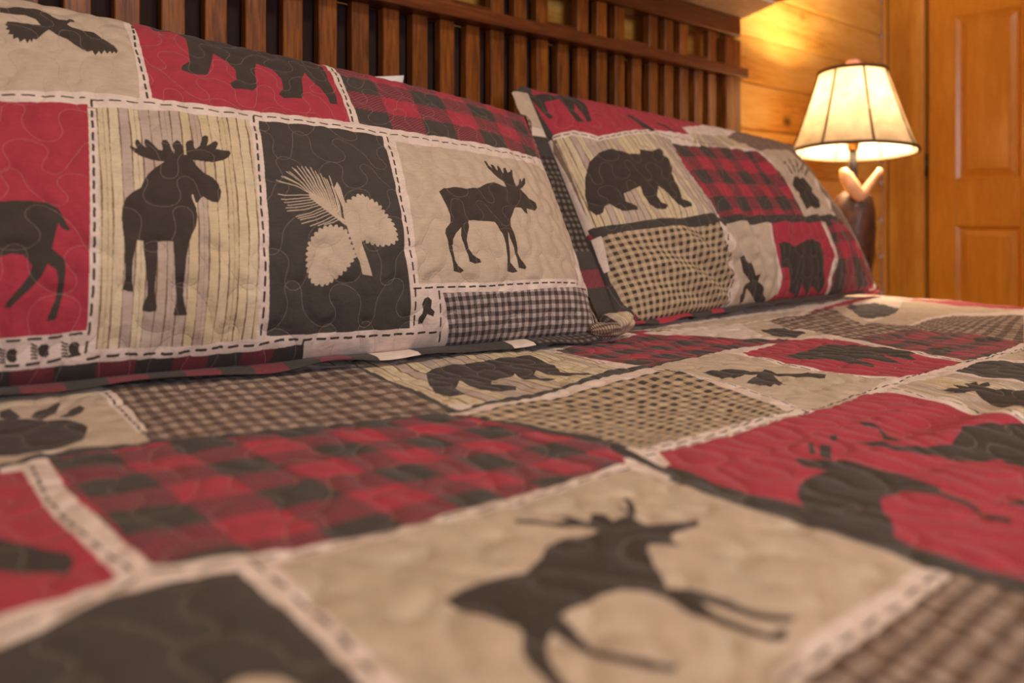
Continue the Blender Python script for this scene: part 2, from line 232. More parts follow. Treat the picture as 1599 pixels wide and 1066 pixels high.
('right','S','ink',[0,479.1,104.6,491,115.7,492,108.4,457,92.9,404.8,82.7,401.4,84.2,429,81.8,456.9,70.6,431.7,76.2,402.7,61.7,400.5,58.5,432.6,57.6,469,20.3,457.4,18,433.7,21.6,416.5,14.1,415.1,8,439.7,3.8,461],None,None,()),
('right','S','ink',[192.8,438.4,214.6,438.1,230.3,413.1,245.2,393.9,231.6,389.7,210.2,404.6],None,None,()),
('right','S','ink',[267.6,430,283.6,427.5,306.4,398,295,396.3],None,None,()),
('right','S','ink',[24.6,272.2,41.4,302,68.8,322.1,99,329.8,131.3,315.7,154.7,315.5,160,327.4,169.1,325,184.5,323.8,205.9,331.1,215.1,334.5,222.9,330.3,213.6,316.1,221.3,306.2,215.9,281.3,204.7,266.8,199,233.2,191.6,200.6,207,190,204.7,181.4,186.3,181.4,175.6,190.8,163.9,221.3,153.3,234.5,139.1,211.6,143.8,196.9,154.3,190.4,146.3,182.7,126.2,184.2,115.4,196.8,112.6,220.3,115.4,237.8,89.7,228.9,75.3,225.2,73,208.4,89.7,194.2,86.1,186.3,58.5,190.4,43.2,209.9,33.8,207.5,28.1,196.2,18.3,195.4,11.8,209.7,14.3,237.9],None,None,()),
('right','S','ink',[622.8,293.8,683.8,306.6,692.2,271.6,647.5,198.7,597.7,194.2,580.2,186.2,579.2,223.9,604.3,270.4],None,None,()),
('right','L','ink',[624.2,306.3,627,332,657.9,360.9],None,None,(4.2,)),
('right','L','ink',[668,326.1,676.8,357.5,682.8,374],None,None,(4.2,)),
('right','L','ink',[681.4,326.2,723.9,367.7,730.3,384.5],None,None,(4.2,)),
('right','L','ink',[692.8,322.7,736.9,359.1,773.5,389.6],None,None,(4.2,)),
('right','L','ink',[698.6,312.9,741.3,341.2,778.8,369.5],None,None,(4.2,)),
('right','S','ink',[295,72.8,302.9,75.5,342.2,66.6,352.8,42.8,360.9,43,360.3,30.7,386.1,11.6,404.3,1,382.6,-1,346.8,9.1,327.4,22.8,325.1,4,319.9,1.4,308.4,11.1,321.8,29.2,329.7,30.2,307.9,50],None,None,()),
('right','S','ink',[436.7,101.6,449.8,103.2,479.4,90.8,533.9,107.4,590.8,106.3,594.8,86.8,589.1,47.1,598.9,10,588.1,2.5,552.6,15.4,544.7,1,510.6,21,514.9,0,471.2,11,466,36.6,455.6,50.1,433,51.6],None,None,()),
('right','D','ink',[7.7,373,41.7,374.5,84.6,355.9,228.2,389.9,276,382.4,329.7,371.5,415.7,375.8],None,None,(1.7,10,6)),
('right','D','ink',[264.2,368.4,256.5,284.3,263,218.5,276.8,167.1],None,None,(1.7,10,6)),
('right','D','ink',[278.1,146.3,266.8,111,273.5,42.3,283.4,6.5,269.4,0],None,None,(1.7,10,6)),
('right','D','ink',[625.5,155.9,637.7,72.5,628.7,-0.4],None,None,(1.7,10,6)),
('bed','P','beige',[-120,605,50.6,576.4,72.7,595.3,102.4,621.6,133.5,614.9,163.7,594.6,165.1,645.7,167.7,715.3,168.6,764.5,158.1,776.3,130,860,-120,860],None,'beige quilt block with a large dark paw print',()),
('bed','P','gingham',[170,870,179.5,758.1,177.6,694.6,168.5,591.2,229,556.4,310.4,546.3,392.5,535.2,404.9,614.6,423.6,691.7,425.6,756.1,371.9,780.5,350,870],[168.5,591.2,392.5,535.2,425.6,756.1,179.5,758.1],'brown gingham quilt block',(270,135,17)),
('bed','P','stripe',[428.4,742.7,426.9,697.1,419.5,636.7,403.2,559.6,424.3,539.4,557.7,558.1,681.4,586.1,696.1,673.6,687.6,711.8,630,830,400,830],[400.6,556,685,584.3,691,715.3,428.4,742.7],'cream striped quilt block with a dark bear',(200,120)),
('bed','P','charcoal',[425.6,756.1,430.1,745.9,426.9,697.1,416.9,627,403.1,549.7,410,516.7,392.5,535.2,402.2,588.8,417.9,682.4],None,'charcoal strip',()),
('bed','P','charcoal',[398.6,529.4,462.8,530.5,550.3,550.7,683.6,573.4,732.6,569.7,903.8,593.1,976,587.6,1047.1,577.5,1057.1,588.2,931.4,611.3,732.7,579.4,677,592.2,560.5,560.8,476.7,546.5,421.4,535.7],None,'charcoal strip between the blocks',()),
('bed','P','dots',[393,508.4,480,522.8,665.4,544.3,720.8,551.1,724.1,535.3,702.8,477.3,675.7,406.8,646.5,356.6,571.4,362.3,519.1,364.7,446.5,365.2,448.7,392.5,424,446.4],[446.5,365.2,646.5,356.6,723.8,548.8,393,508.4],'tan quilt block with small dark squares',(235,205,14.5)),
('bed','P','plaid',[696.6,711.4,830.9,739.2,930.2,760.8,990.8,745,900,800,1044.3,581.1,936.9,594.2,787.4,582.1,722.3,576.1,703.9,636.8],[719.8,574.1,1050.3,581.3,994.6,747.8,696.6,711.4],'red check quilt block beside the pillows',(230,150,9,5.4,2)),
('bed','P','beige',[716.8,566.3,858.5,580.6,876.4,566.7,875.3,527.1,865.5,466,874.3,411,884.4,366.2,846.1,363.1,790.1,353.8,716.2,336.7,669,343.7,676.5,366.7,698.5,404.5,717.6,455.1,727.6,524.5],None,'beige quilt block with a dark flying bird',()),
('bed','P','red',[897.4,559.9,1038.1,578,1095.3,547.7,1099.2,509.7,1069.8,421,1061.2,347.8,964.3,352.1,901.2,359.9,887.2,402.9,880.8,474.3,887.3,534.3],None,'red quilt block with a dark bear beyond the bird block',()),
('bed','P','plaidfar',[1123.6,510.2,1235.6,511.7,1297,491.9,1325.4,414.1,1297.3,342.6,1242.6,339.5,1114.4,334.2,1074.1,349.3,1091.1,429.4],[1074.1,349.3,1276.6,337.2,1306.8,495.6,1123.6,510.2],'red check quilt block near the bed edge',(300,200,9,6,0)),
('bed','P','gingham',[1154.8,689.2,1289.2,704.7,1470.6,715.2,1587.9,730.8,1312.2,581.8,1336.6,492.5,1252.5,504.7,1126.2,513.5,1142.3,565.8,1153,636.1],[1103.2,517.2,1422.2,468.2,1587.9,730.8,1154.8,689.2],'grey brown gingham quilt block below the far pillow',(280,160,17)),
('bed','P','beige',[1118.7,700,1197.4,702.5,1183.4,676.3,1137.6,616.5,1138.2,561.5,1044.6,581.4,1048.8,615.3],None,'narrow beige quilt block',()),
('bed','P','beige',[964.7,789.1,1050.7,757.4,1204.5,749.2,1342.7,747.4,1403.7,730.9,1240.3,708.8,1134.4,710.2,1051.1,734,964.7,759.8],None,None,()),
('bed','S','ink',[1092.3,649.3,1150,640.1,1123.8,589.1,1074.9,578.8,1060.4,606],None,None,()),
('bed','P','charcoal',[1514.2,702.1,1595.3,684.7,1547,617.8,1444.8,585.4,1369.9,600.6,1409,639.8],None,'charcoal quilt block by the far pillow corner',()),
('bed','P','gingham',[1281.4,506.4,1392.9,518.7,1512,508.3,1631.1,430.9,1283.1,338.9,1320,412],[1276.6,337.2,1612.5,410.6,1508.2,510.2,1342.6,505.4],'tan gingham quilt block at the bed edge',(300,200,17)),
('bed','P','beige',[1470.6,715.2,1506.4,706.3,1320.9,576.8,1266.4,561.5],None,None,()),
('bed','P','beige',[1686.6,663.9,1748.2,638.1,1743.8,503.9,1682.3,444.4,1556.3,523.2,1414.4,526.7,1311.9,523.5,1322.7,575.5,1473.3,593.7],None,'beige quilt block at the bed edge',()),
('bed','P','red',[1376.7,716.9,1497.9,728.8,1755.5,758.8,1726.8,738.5,1516.6,708.1],None,'narrow red strip below the far pillow',()),
('bed','P','red',[1734.3,702.8,1748.3,638.6,1765.7,551.6,1771.5,467.8,1718.2,453.8,1667.6,564.1],None,'faded red strip along the bed edge',()),
('bed','P','stripe',[858.8,349.2,921.9,336.8,974.9,327.2,969,290.6,979.3,258.6,942.4,203.5,837.4,180.8,796.3,210.4,835.7,275.1,853.7,344],[796.3,210.4,1002.6,172.6,979.9,327.4,853.7,344],'cream striped quilt block with a dark moose head',(250,200)),
('bed','P','charcoal',[996.9,333.3,1071.9,334.9,1103.2,317.3,1109.6,293,1128.7,231,943.5,193.1,988.8,261.2,988.3,296.4],None,'charcoal quilt block at the right',()),
('bed','P','beige',[1116.5,323.8,1234.6,326.1,1373.1,281,1144,234.1,1122.2,296.5],None,'beige quilt block at the right',()),
('bed','P','red',[453.2,352.4,503,347.5,592,344.2,701.1,341,818.8,349.5,818.2,329.7,808.6,266.2,776.2,205,752.7,154.1,416,85.1,424,112,420.1,144.2,434.4,211.3,421.1,276.4,435.9,327.8],None,'large red quilt block with two dark animals',()),
('bed','P','charcoal',[438.8,397,444.1,388.4,434.2,355.2,427.1,315.7,418.9,274.9,432.5,210.3,418.4,143.6,421.7,111.4,414.7,84.9,394,80.6,411.7,108.7,394.5,159,399.5,212.7,399.2,275.7,423,345.9,430.6,370.4],None,'long charcoal strip',()),
('bed','P','plaid',[100.5,598.2,165,586.5,227.2,551.9,305.8,538.2,382.8,531.2,398.1,488.8,419.2,426.7,432.7,384.9,414.8,352.1,356.1,344.6,300.6,344.6,234.3,343,199.9,351.8,149.3,362.6,121.8,371.8,105.7,380.6,103.3,409.8,99.5,458.3,97.2,510.8],[105.7,380.6,414.8,352.1,382.8,531.2,100.5,598.2],'large red and black buffalo check quilt block',(330,250,9,6,2)),
('bed','P','charcoal',[385.4,534.9,395.8,503.2,421.9,444.2,444.1,388.4,432.5,391.2,419.2,426.7,398.1,488.8],None,'charcoal strip over the check',()),
('bed','P','red',[-120,595,45.2,588.8,71.1,581.8,82.5,576.5,81,491.8,84.2,442,88.2,405.9,90.5,376.9,66.4,374.1,45.7,373.8,0,372,-120,372],None,'red quilt block with a dark shape at the left',()),
('bed','P','charcoal',[-120,600,71.9,588.4,95.3,601.4,134.3,599.6,165.9,589.7,228.4,554.9,308.2,542.4,385.4,534.9,312.5,549.9,231.6,562.7,167.4,594.6,136.5,609.5,101,613,73.1,598.2,-120,607],None,'charcoal strip along the check',()),
('bed','P','charcoal',[30,341.7,42.4,347.1,85.7,360.4,121.7,354.2,135,348.6,136.7,311.6,137.1,271,134.6,236.9,134.1,219.1,125,220,120,150,-110,150,-110,335],None,'charcoal quilt block with a pale pine cone',()),
('bed','P','beige',[151.8,347.4,193.9,341.3,287,329,406.2,339,398.6,261.6,404.8,196.9,400.1,149,372.7,150.2,313.9,152.6,254.4,149.2,260,135,155,135,146.4,218.2,147.3,259.3,149.9,308.3],None,'beige quilt block with a large dark moose',()),
('bed','P','gingham',[402.8,134.9,406.3,107.3,406.5,83.2,420,20,275,20,262.3,139.6,301.9,138.9,354,137.2],[260,-70,490,-70,480,125,270,125],'brown gingham quilt block in the foreground',(230,195,12)),
('bed','S','ink',[-110,700,-90,730,-30,745,88.4,723.6,112,706.7,134.6,683.4,138.9,664.5,128.3,630.1,105.9,619,86.1,615,76,621.9,-60,630,-100,650],None,None,()),
('bed','S','ink',[89.1,729.3,91.5,749.2,98.8,753.9,102.1,719.8,95.5,712.3],None,None,()),
('bed','S','ink',[108.1,715.7,114,733.3,123.6,735.8,134.9,755.4,134.3,743.2,125.7,718.7,114,705.2],None,None,()),
('bed','S','ink',[125.8,703.4,137.5,721.9,146,728.9,148.1,720.1,143.3,708.1,130.9,699.2],None,None,()),
('bed','S','ink',[485,702.4,512.4,714.8,549.8,703.6,603.1,709.1,642.8,703.5,639.5,679.3,638.4,658.3,612.7,617.1,630.2,591.3,629.2,583.4,615.3,584.1,597.8,602,589.2,614.8,595.1,639.7,578.1,625.9,573.2,608.9,582.5,593.6,570.7,595.5,553.8,613.3,564.6,642.3,549.8,633,523.3,634.1,503.6,610.3,517.1,586.5,506.7,574.7,489.6,575.7,477.2,596.1,481.5,620.1,491.9,649.2,460.6,615.3,448,580.4,430.7,582.5,426.4,602.3,450.2,648],None,None,()),
('bed','S','ink',[744.1,516.9,762.5,515.7,791.2,508.3,796.7,498.8,805,478.5,824.2,483.6,822.9,474.9,816.8,463.7,830.6,450.2,854.4,444.9,857.3,424.3,838.2,416.3,821.6,433.6,812.5,452.3,806.4,462.3,780.6,438.8,761.5,421.6,763.6,427.9,752.3,424.3,758.4,433.4,741.3,429.2,748.2,437.5,734.6,436.7,741.3,446.3,733.4,453.3,767.7,465.4,790.3,472.9,776.5,479.9,759.1,475.3,745.4,475.8,749.9,481.8,732.9,483.1,739.2,490.4,739.6,503.5],None,None,()),
('bed','S','ink',[915.5,537.1,919.1,511.6,989.4,515.2,1045.7,522.9,1083.7,492.1,1088.5,444.3,1073.7,407.2,1054.5,408.9,1038.8,394,1032.2,406.2,1048.6,443.7,1012.2,407.2,992.4,390.6,993.6,411.4,1006.2,438,980.1,445,956.5,410.5,936.7,404.9,940.7,421.2,948.9,461.8,914.1,495.5],None,None,()),
('bed','S','ink',[1123.9,416.8,1144,405.4,1117.7,378.1,1095.3,388.1],None,None,()),
('bed','S','ink',[1157.4,475.8,1188.8,461,1173.6,415.6,1140.7,432.6],None,None,()),
('bed','S','ink',[1276.8,402.1,1307.2,392,1303.4,368.6,1262.8,369.4,1247.4,389.8],None,None,()),
('bed','S','ink',[877.3,308.5,897.3,305.9,901.1,297.7,908.7,307.4,910.2,298.4,910.4,291.4,922.9,300.1,942.9,294.6,927.8,287.5,946.9,284,932.4,277.3,919.4,280.3,924,270.3,959.4,253.4,952.3,194.9,898.7,183.9,818.3,216.1,864.1,242.3,875.1,262.4,880.3,270.6,894.8,280.7,885.8,285.8,870.7,287.7,862.7,298.7,881.1,295.7],None,None,()),
('bed','S','ink',[655.3,223,688.3,227.5,714.3,233.2,736.6,223.6,775.3,204.8,837.4,180.8,633,129.6,621.2,144.9,628,165.9,639.1,176.5,664.7,190.8,630.8,203.5,617.6,217.6,610.1,227.6,591.9,239.9,598.1,253.2,597.9,261.3,599,271.7,618.5,264.6,608.7,246.7,626.4,232.3],None,None,()),
('bed','S','ink',[667.6,302.8,671.7,290.5,667.1,282.4,649.6,270.6,625.4,248,620.1,251.4,633.6,265.3,659.9,280.8,658.9,291.1],None,None,()),
('bed','S','ink',[445.1,239,469.8,249.8,494.2,253.6,508.9,250.7,509.4,268.1,516.4,278.7,522.4,279.1,530.4,268.1,541.6,257.4,541.4,241.7,542.2,229.5,546.2,219,540.9,201.8,537.7,189.5,528.6,185.2,523.9,169,507.9,154.2,508.8,139.6,501.3,139.3,499.5,148.9,512.6,165.4,521.3,183.7,512.7,203.3,480.6,203.4,461.4,193.2,450.9,183.8,428.1,173.5,422.3,176.8,422.7,183.8,434.3,192.3,424.5,208.1,423.6,220.7],None,None,()),
('bed','S','ink',[445.5,208.1,463.8,196.1,429.9,178.3,412,184.4],None,None,()),
('bed','S','ink',[564.7,294,569.4,292.2,541.8,276.4,536.2,277.7],None,None,()),
('bed','S','ink',[568.7,286.3,572.7,279.3,537,262.2,536.7,269.9],None,None,()),
('bed','S','ink',[597.1,292.7,608.6,292.3,593.1,283.7,589.7,287.6],None,None,()),
('bed','S','ink',[545.2,152.5,556.3,147,547.5,142.5,538.1,149.1],None,None,()),
('bed','S','ink',[193,266.2,204.9,268.5,225.3,269,240.5,265.8,254.8,269.9,267,278.9,281.7,278.3,293,271.9,299.4,273.1,295.8,284.2,285.2,295.8,272.6,309.7,275.5,313.1,285.9,302.8,293.4,295.9,298.1,294.5,298.6,303.3,302.2,300.7,305.7,285.7,316.2,293.5,320.6,287.4,315.5,277,324,278.6,331.2,278.9,335.4,288.4,341.6,295.8,339.1,285.6,350.6,298.4,357,304.9,357.1,299.7,342.6,283,328.1,272.5,328.2,263.3,339.2,257.5,355.2,254.9,359.3,252.5,354.8,248.5,342.6,247.6,329,248,323.3,242,321.6,234.9,314.7,242.2,308.1,246.4,302.7,242.9,291.7,229.2,281,214,289.2,204.7,292.9,190.5,293.1,177.5,296.4,169.5,302.4,163.7,297.6,161.7,290.9,166.3,286.3,173.4,284,184.7,280.9,196,277,186.6,277.6,180.5,279.4,170.5,281.5,162.7,288.4,161.9,290.6,160.2,283.3,156.8,278,160.1,274.3,168.5,273.1,177.6,272.1,183.3,269.4,193.3,272.9,207.1,269,215.8,260.1,223.6,245.4,226.1,228.8,226,223.4,225.4,222.1,213.4,219.8,202.6,222.8,194.3,226.8,187.1,232.6,179,237.1,175.6,232,173.7,224,179.7,222.1,184.5,218,192.7,216,199.1,214.3,208.8,213.2,219.7,205.2,215.1,199.7,207.1,194.5,194.9,189.4,181.7,184.6,183.2,189.9,198.4,191.8,210.5,195.2,218,203.8,226.8,205.2,233.2,201.2,245.5,195.6,256.3],None,None,()),
('bed','S','ink',[-110,500,55.9,457.8,64.7,442.4,70.5,428.1,78.3,418.1,79.3,405.2,74.2,396.5,64.5,406.7,51.2,419.5,-110,445],None,None,()),
('bed','S','beige',[99.1,266,103.9,266.5,108.7,264.1,115,256.7,117.6,246.7,113.9,234.3,94.9,251.8],None,None,()),
('bed','D','ink',[43.7,358,87,365.9,103.6,373.1,124.5,362.2,146.8,356.6,196.7,346.3,291.7,334.4,407.3,341.6],None,None,(2,13,8)),
('bed','D','ink',[437.5,353,476.3,352.1,532.3,349.3,646.3,344,717.3,348.9,840.4,358.8,875.6,352.8,1013.8,355.3,1212.5,320.3,1444,295.5],None,None,(2,11,7)),
('bed','D','ink',[447.7,360,516.5,356.8,657,356],None,None,(2,11,7)),
('bed','D','ink',[89,584.6,84.6,503.5,87.5,444.3,91.9,410.1,97.1,379.7],None,None,(2,11,7)),
('bed','D','ink',[173.1,761.1,171.5,700.2,168.1,634,166.9,593.2],None,None,(2,9,6)),
('bed','D','ink',[144.2,354,145.6,311.8,145,270.3,140.1,233.1],None,None,(2,13,8)),
('bed','D','ink',[712,560.7,722.1,520.5,709.8,450.2,691.7,400.6,671.4,363.9,659.7,343.5],None,None,(2,11,6)),
('bed','D','ink',[881.8,531,873.1,470.1,875.6,411.6,887.9,365],None,None,(2,11,6)),
('bed','D','ink',[850.3,347,829.8,303.1,832.2,260.1,782.8,206.7],None,None,(2,11,6)),
('bed','D','ink',[687.2,701.8,696.8,641,693.1,591.2],None,None,(2,11,6)),
('bed','D','ink',[1068.6,344.7,1104.3,331.2,1238.5,327.1],None,None,(2,11,6)),
('bed','D','ink',[397,140.6,352.7,142.1,294.9,143.4,257.2,144.4],None,None,(2,13,8)),
('bed','D','ink',[701.1,713.5,847,753.5,944.1,772.2,1005.9,756.3],None,None,(2,11,6)),
('bed','D','ink',[1104.4,552.2,1084.2,426.7,1067.5,347.2],None,None,(2,11,7)),
]
# ---------------------------------------------------------------- helpers
def thing(name, loc, label=None, cat=None, group=None, kind=None):
    """an Empty at the thing's base; loc in room coordinates (z from the floor)"""
    o = bpy.data.objects.new(name, None); C.objects.link(o); o.location = loc
    o.empty_display_size = .05
    tag(o, label, cat, group, kind); return o
def tag(o, label=None, cat=None, group=None, kind=None):
    if label: o['label'] = label
    if cat: o['category'] = cat
    if group: o['group'] = group
    if kind: o['kind'] = kind
    return o
def world_loc(o):
    v = Vector((0, 0, 0))
    while o: v += o.location; o = o.parent
    return v
def link(name, me, parent=None, loc=None):
    o = bpy.data.objects.new(name, me); C.objects.link(o)
    if parent: o.parent = parent
    if loc is not None: o.location = Vector(loc) - (world_loc(parent) if parent else Vector((0, 0, 0)))
    return o
def place(name, me, parent=None, origin=None):
    """me has eye-level coordinates; the object gets its origin at `origin` (eye-level coords)"""
    if origin is None:
        origin = Vector((0, 0, -EYE)) if parent is None else world_loc(parent) - Vector((0, 0, EYE))
    origin = Vector(origin)
    me.transform(__import__('mathutils').Matrix.Translation(-origin))
    return link(name, me, parent, origin + Vector((0, 0, EYE)))
def mesh_from_bm(bm, name, mat, smooth=False):
    me = bpy.data.meshes.new(name); bm.to_mesh(me); bm.free()
    if mat: me.materials.append(mat)
    if smooth:
        me.polygons.foreach_set('use_smooth', [True] * len(me.polygons))
    return me
def add_box(bm, x0, x1, y0, y1, z0, z1, bev=0.0, seg=1):
    r = bmesh.ops.create_cube(bm, size=1.0)
    vs = r['verts']
    for v in vs:
        v.co = Vector(((x0 + x1) / 2 + v.co.x * (x1 - x0), (y0 + y1) / 2 + v.co.y * (y1 - y0), (z0 + z1) / 2 + v.co.z * (z1 - z0)))
    if bev > 0:
        es = list({e for v in vs for e in v.link_edges})
        bmesh.ops.bevel(bm, geom=es, offset=bev, segments=seg, affect='EDGES', profile=.5)
def box(name, x0, x1, y0, y1, z0, z1, mat, parent=None, bev=.002, seg=1):
    bm = bmesh.new(); add_box(bm, x0, x1, y0, y1, z0, z1, bev, seg)
    me = mesh_from_bm(bm, name, mat)
    return place(name, me, parent, ((x0 + x1) / 2, (y0 + y1) / 2, z0))
def lathe(name, prof, mat, parent, cx, cy, n=32, smooth=True):
    bm = bmesh.new(); rings = []
    for r, z in prof:
        rings.append([bm.verts.new((cx + r * math.cos(2 * math.pi * k / n), cy + r * math.sin(2 * math.pi * k / n), z)) for k in range(n)])
    for a, b in zip(rings[:-1], rings[1:]):
        for k in range(n): bm.faces.new((a[k], a[(k + 1) % n], b[(k + 1) % n], b[k]))
    return place(name, mesh_from_bm(bm, name, mat, smooth), parent)
def tube(name, pts, rad, mat, parent, n=12, cap=True):
    bm = bmesh.new(); rings = []
    P = [Vector(p) for p in pts]
    up = Vector((0.13, 0.2, .97))
    for i, p in enumerate(P):
        t = (P[min(i + 1, len(P) - 1)] - P[max(i - 1, 0)]).normalized()
        a = t.cross(up).normalized() if abs(t.dot(up)) < .98 else t.cross(Vector((1, 0, 0))).normalized()
        b = t.cross(a); r = rad[i] if isinstance(rad, (list, tuple)) else rad
        rings.append([bm.verts.new(p + (a * math.cos(2 * math.pi * k / n) + b * math.sin(2 * math.pi * k / n)) * r) for k in range(n)])
    for a, b in zip(rings[:-1], rings[1:]):
        for k in range(n): bm.faces.new((a[k], a[(k + 1) % n], b[(k + 1) % n], b[k]))
    if cap:
        bm.faces.new(rings[0][::-1]); bm.faces.new(rings[-1])
    bmesh.ops.recalc_face_normals(bm, faces=bm.faces)
    return place(name, mesh_from_bm(bm, name, mat, True), parent)

# ---------------------------------------------------------------- materials
def mat_new(name):
    m = bpy.data.materials.new(name); m.use_nodes = True
    nt = m.node_tree; return m, nt, nt.nodes['Principled BSDF']
def lin(c):
    return tuple(((x / 255) / 12.92 if x / 255 <= .04045 else ((x / 255 + .055) / 1.055) ** 2.4) for x in c) + (1,)
def ramp(nt, fac, stops):
    r = nt.nodes.new('ShaderNodeValToRGB'); nt.links.new(fac, r.inputs[0])
    e = r.color_ramp.elements
    e[0].position, e[0].color = stops[0]; e[1].position, e[1].color = stops[-1]
    for p, c in stops[1:-1]:
        k = e.new(p); k.color = c
    return r.outputs[0]
def wood(name, dark, mid, light, axis='X', scale=6.0, rough=.35, knots=True, vary=.25, coat=.0):
    """grain running along `axis`, in the coordinates of the room's boards, knots and a varnish"""
    m, nt, b = mat_new(name); N, Lk = nt.nodes, nt.links
    tc = N.new('ShaderNodeTexCoord'); oi = N.new('ShaderNodeObjectInfo')
    geo = N.new('ShaderNodeNewGeometry')
    add = N.new('ShaderNodeVectorMath'); add.operation = 'MULTIPLY_ADD'
    Lk.new(oi.outputs['Random'], add.inputs[0]); add.inputs[1].default_value = (7.1, 5.3, 9.7)
    Lk.new(geo.outputs['Position'], add.inputs[2])
    mp = N.new('ShaderNodeMapping'); st = {'X': (.09, 1, 1), 'Y': (1, .09, 1), 'Z': (1, 1, .09)}[axis]
    mp.inputs['Scale'].default_value = tuple(s * scale for s in st); Lk.new(add.outputs[0], mp.inputs['Vector'])
    # knots bend the grain
    mk = N.new('ShaderNodeMapping'); sk = {'X': (.55, 1, 1), 'Y': (1, .55, 1), 'Z': (1, 1, .55)}[axis]
    mk.inputs['Scale'].default_value = tuple(s * scale * .9 for s in sk); Lk.new(add.outputs[0], mk.inputs['Vector'])
    vo = N.new('ShaderNodeTexVoronoi'); vo.inputs['Scale'].default_value = 1.0; Lk.new(mk.outputs[0], vo.inputs['Vector'])
    nz = N.new('ShaderNodeTexNoise'); nz.inputs['Scale'].default_value = 2.2; nz.inputs['Detail'].default_value = 5
    Lk.new(mp.outputs[0], nz.inputs['Vector'])
    sm = N.new('ShaderNodeMath'); sm.operation = 'MULTIPLY_ADD'
    Lk.new(nz.outputs['Fac'], sm.inputs[0]); sm.inputs[1].default_value = 9.0
    kd = N.new('ShaderNodeMath'); kd.operation = 'MULTIPLY'; Lk.new(vo.outputs['Distance'], kd.inputs[0]); kd.inputs[1].default_value = 3.0 if knots else 0.0
    Lk.new(kd.outputs[0], sm.inputs[2])
    si = N.new('ShaderNodeMath'); si.operation = 'SINE'; Lk.new(sm.outputs[0], si.inputs[0])
    fine = N.new('ShaderNodeTexNoise'); fine.inputs['Scale'].default_value = 22; fine.inputs['Detail'].default_value = 4
    Lk.new(mp.outputs[0], fine.inputs['Vector'])
    mx = N.new('ShaderNodeMath'); mx.operation = 'MULTIPLY_ADD'; Lk.new(si.outputs[0], mx.inputs[0]); mx.inputs[1].default_value = .22; Lk.new(fine.outputs['Fac'], mx.inputs[2])
    col = ramp(nt, mx.outputs[0], [(.15, lin(dark)), (.5, lin(mid)), (.85, lin(light))])
    if knots:
        kr = ramp(nt, vo.outputs['Distance'], [(.05, (0, 0, 0, 1)), (.13, (1, 1, 1, 1))])
        wn = N.new('ShaderNodeMath'); wn.operation = 'GREATER_THAN'
        sep = N.new('ShaderNodeSeparateColor'); Lk.new(vo.outputs['Color'], sep.inputs[0]); Lk.new(sep.outputs[0], wn.inputs[0]); wn.inputs[1].default_value = .62
        inv = N.new('ShaderNodeMath'); inv.operation = 'SUBTRACT'; inv.inputs[0].default_value = 1; Lk.new(kr, inv.inputs[1])
        fk = N.new('ShaderNodeMath'); fk.operation = 'MULTIPLY'; Lk.new(inv.outputs[0], fk.inputs[0]); Lk.new(wn.outputs[0], fk.inputs[1])
        mixk = N.new('ShaderNodeMix'); mixk.data_type = 'RGBA'; Lk.new(fk.outputs[0], mixk.inputs[0]); Lk.new(col, mixk.inputs[6])
        mixk.inputs[7].default_value = lin(tuple(c * .38 for c in dark)); col = mixk.outputs[2]
    hs = N.new('ShaderNodeHueSaturation'); Lk.new(col, hs.inputs['Color'])
    vr = N.new('ShaderNodeMath'); vr.operation = 'MULTIPLY_ADD'; Lk.new(oi.outputs['Random'], vr.inputs[0]); vr.inputs[1].default_value = vary; vr.inputs[2].default_value = 1 - vary / 2
    Lk.new(vr.outputs[0], hs.inputs['Value'])
    Lk.new(hs.outputs[0], b.inputs['Base Color'])
    b.inputs['Roughness'].default_value = rough
    b.inputs['Coat Weight'].default_value = coat; b.inputs['Coat Roughness'].default_value = .18
    bp = N.new('ShaderNodeBump'); bp.inputs['Strength'].default_value = .25; bp.inputs['Distance'].default_value = .002
    Lk.new(mx.outputs[0], bp.inputs['Height']); Lk.new(bp.outputs[0], b.inputs['Normal'])
    return m
def plain(name, col, rough=.6, metal=0.0, noise=.12, nscale=60, emis=None, estr=0, coat=0):
    m, nt, b = mat_new(name)
    tc = nt.nodes.new('ShaderNodeTexCoord')
    n = nt.nodes.new('ShaderNodeTexNoise'); n.inputs['Scale'].default_value = nscale; n.inputs['Detail'].default_value = 4
    nt.links.new(tc.outputs['Object'], n.inputs['Vector'])
    c = lin(col)
    lo = tuple(x * (1 - noise) for x in c[:3]) + (1,); hi = tuple(min(1, x * (1 + noise)) for x in c[:3]) + (1,)
    nt.links.new(ramp(nt, n.outputs['Fac'], [(.3, lo), (.7, hi)]), b.inputs['Base Color'])
    b.inputs['Roughness'].default_value = rough; b.inputs['Metallic'].default_value = metal; b.inputs['Coat Weight'].default_value = coat
    if emis: b.inputs['Emission Color'].default_value = lin(emis); b.inputs['Emission Strength'].default_value = estr
    return m
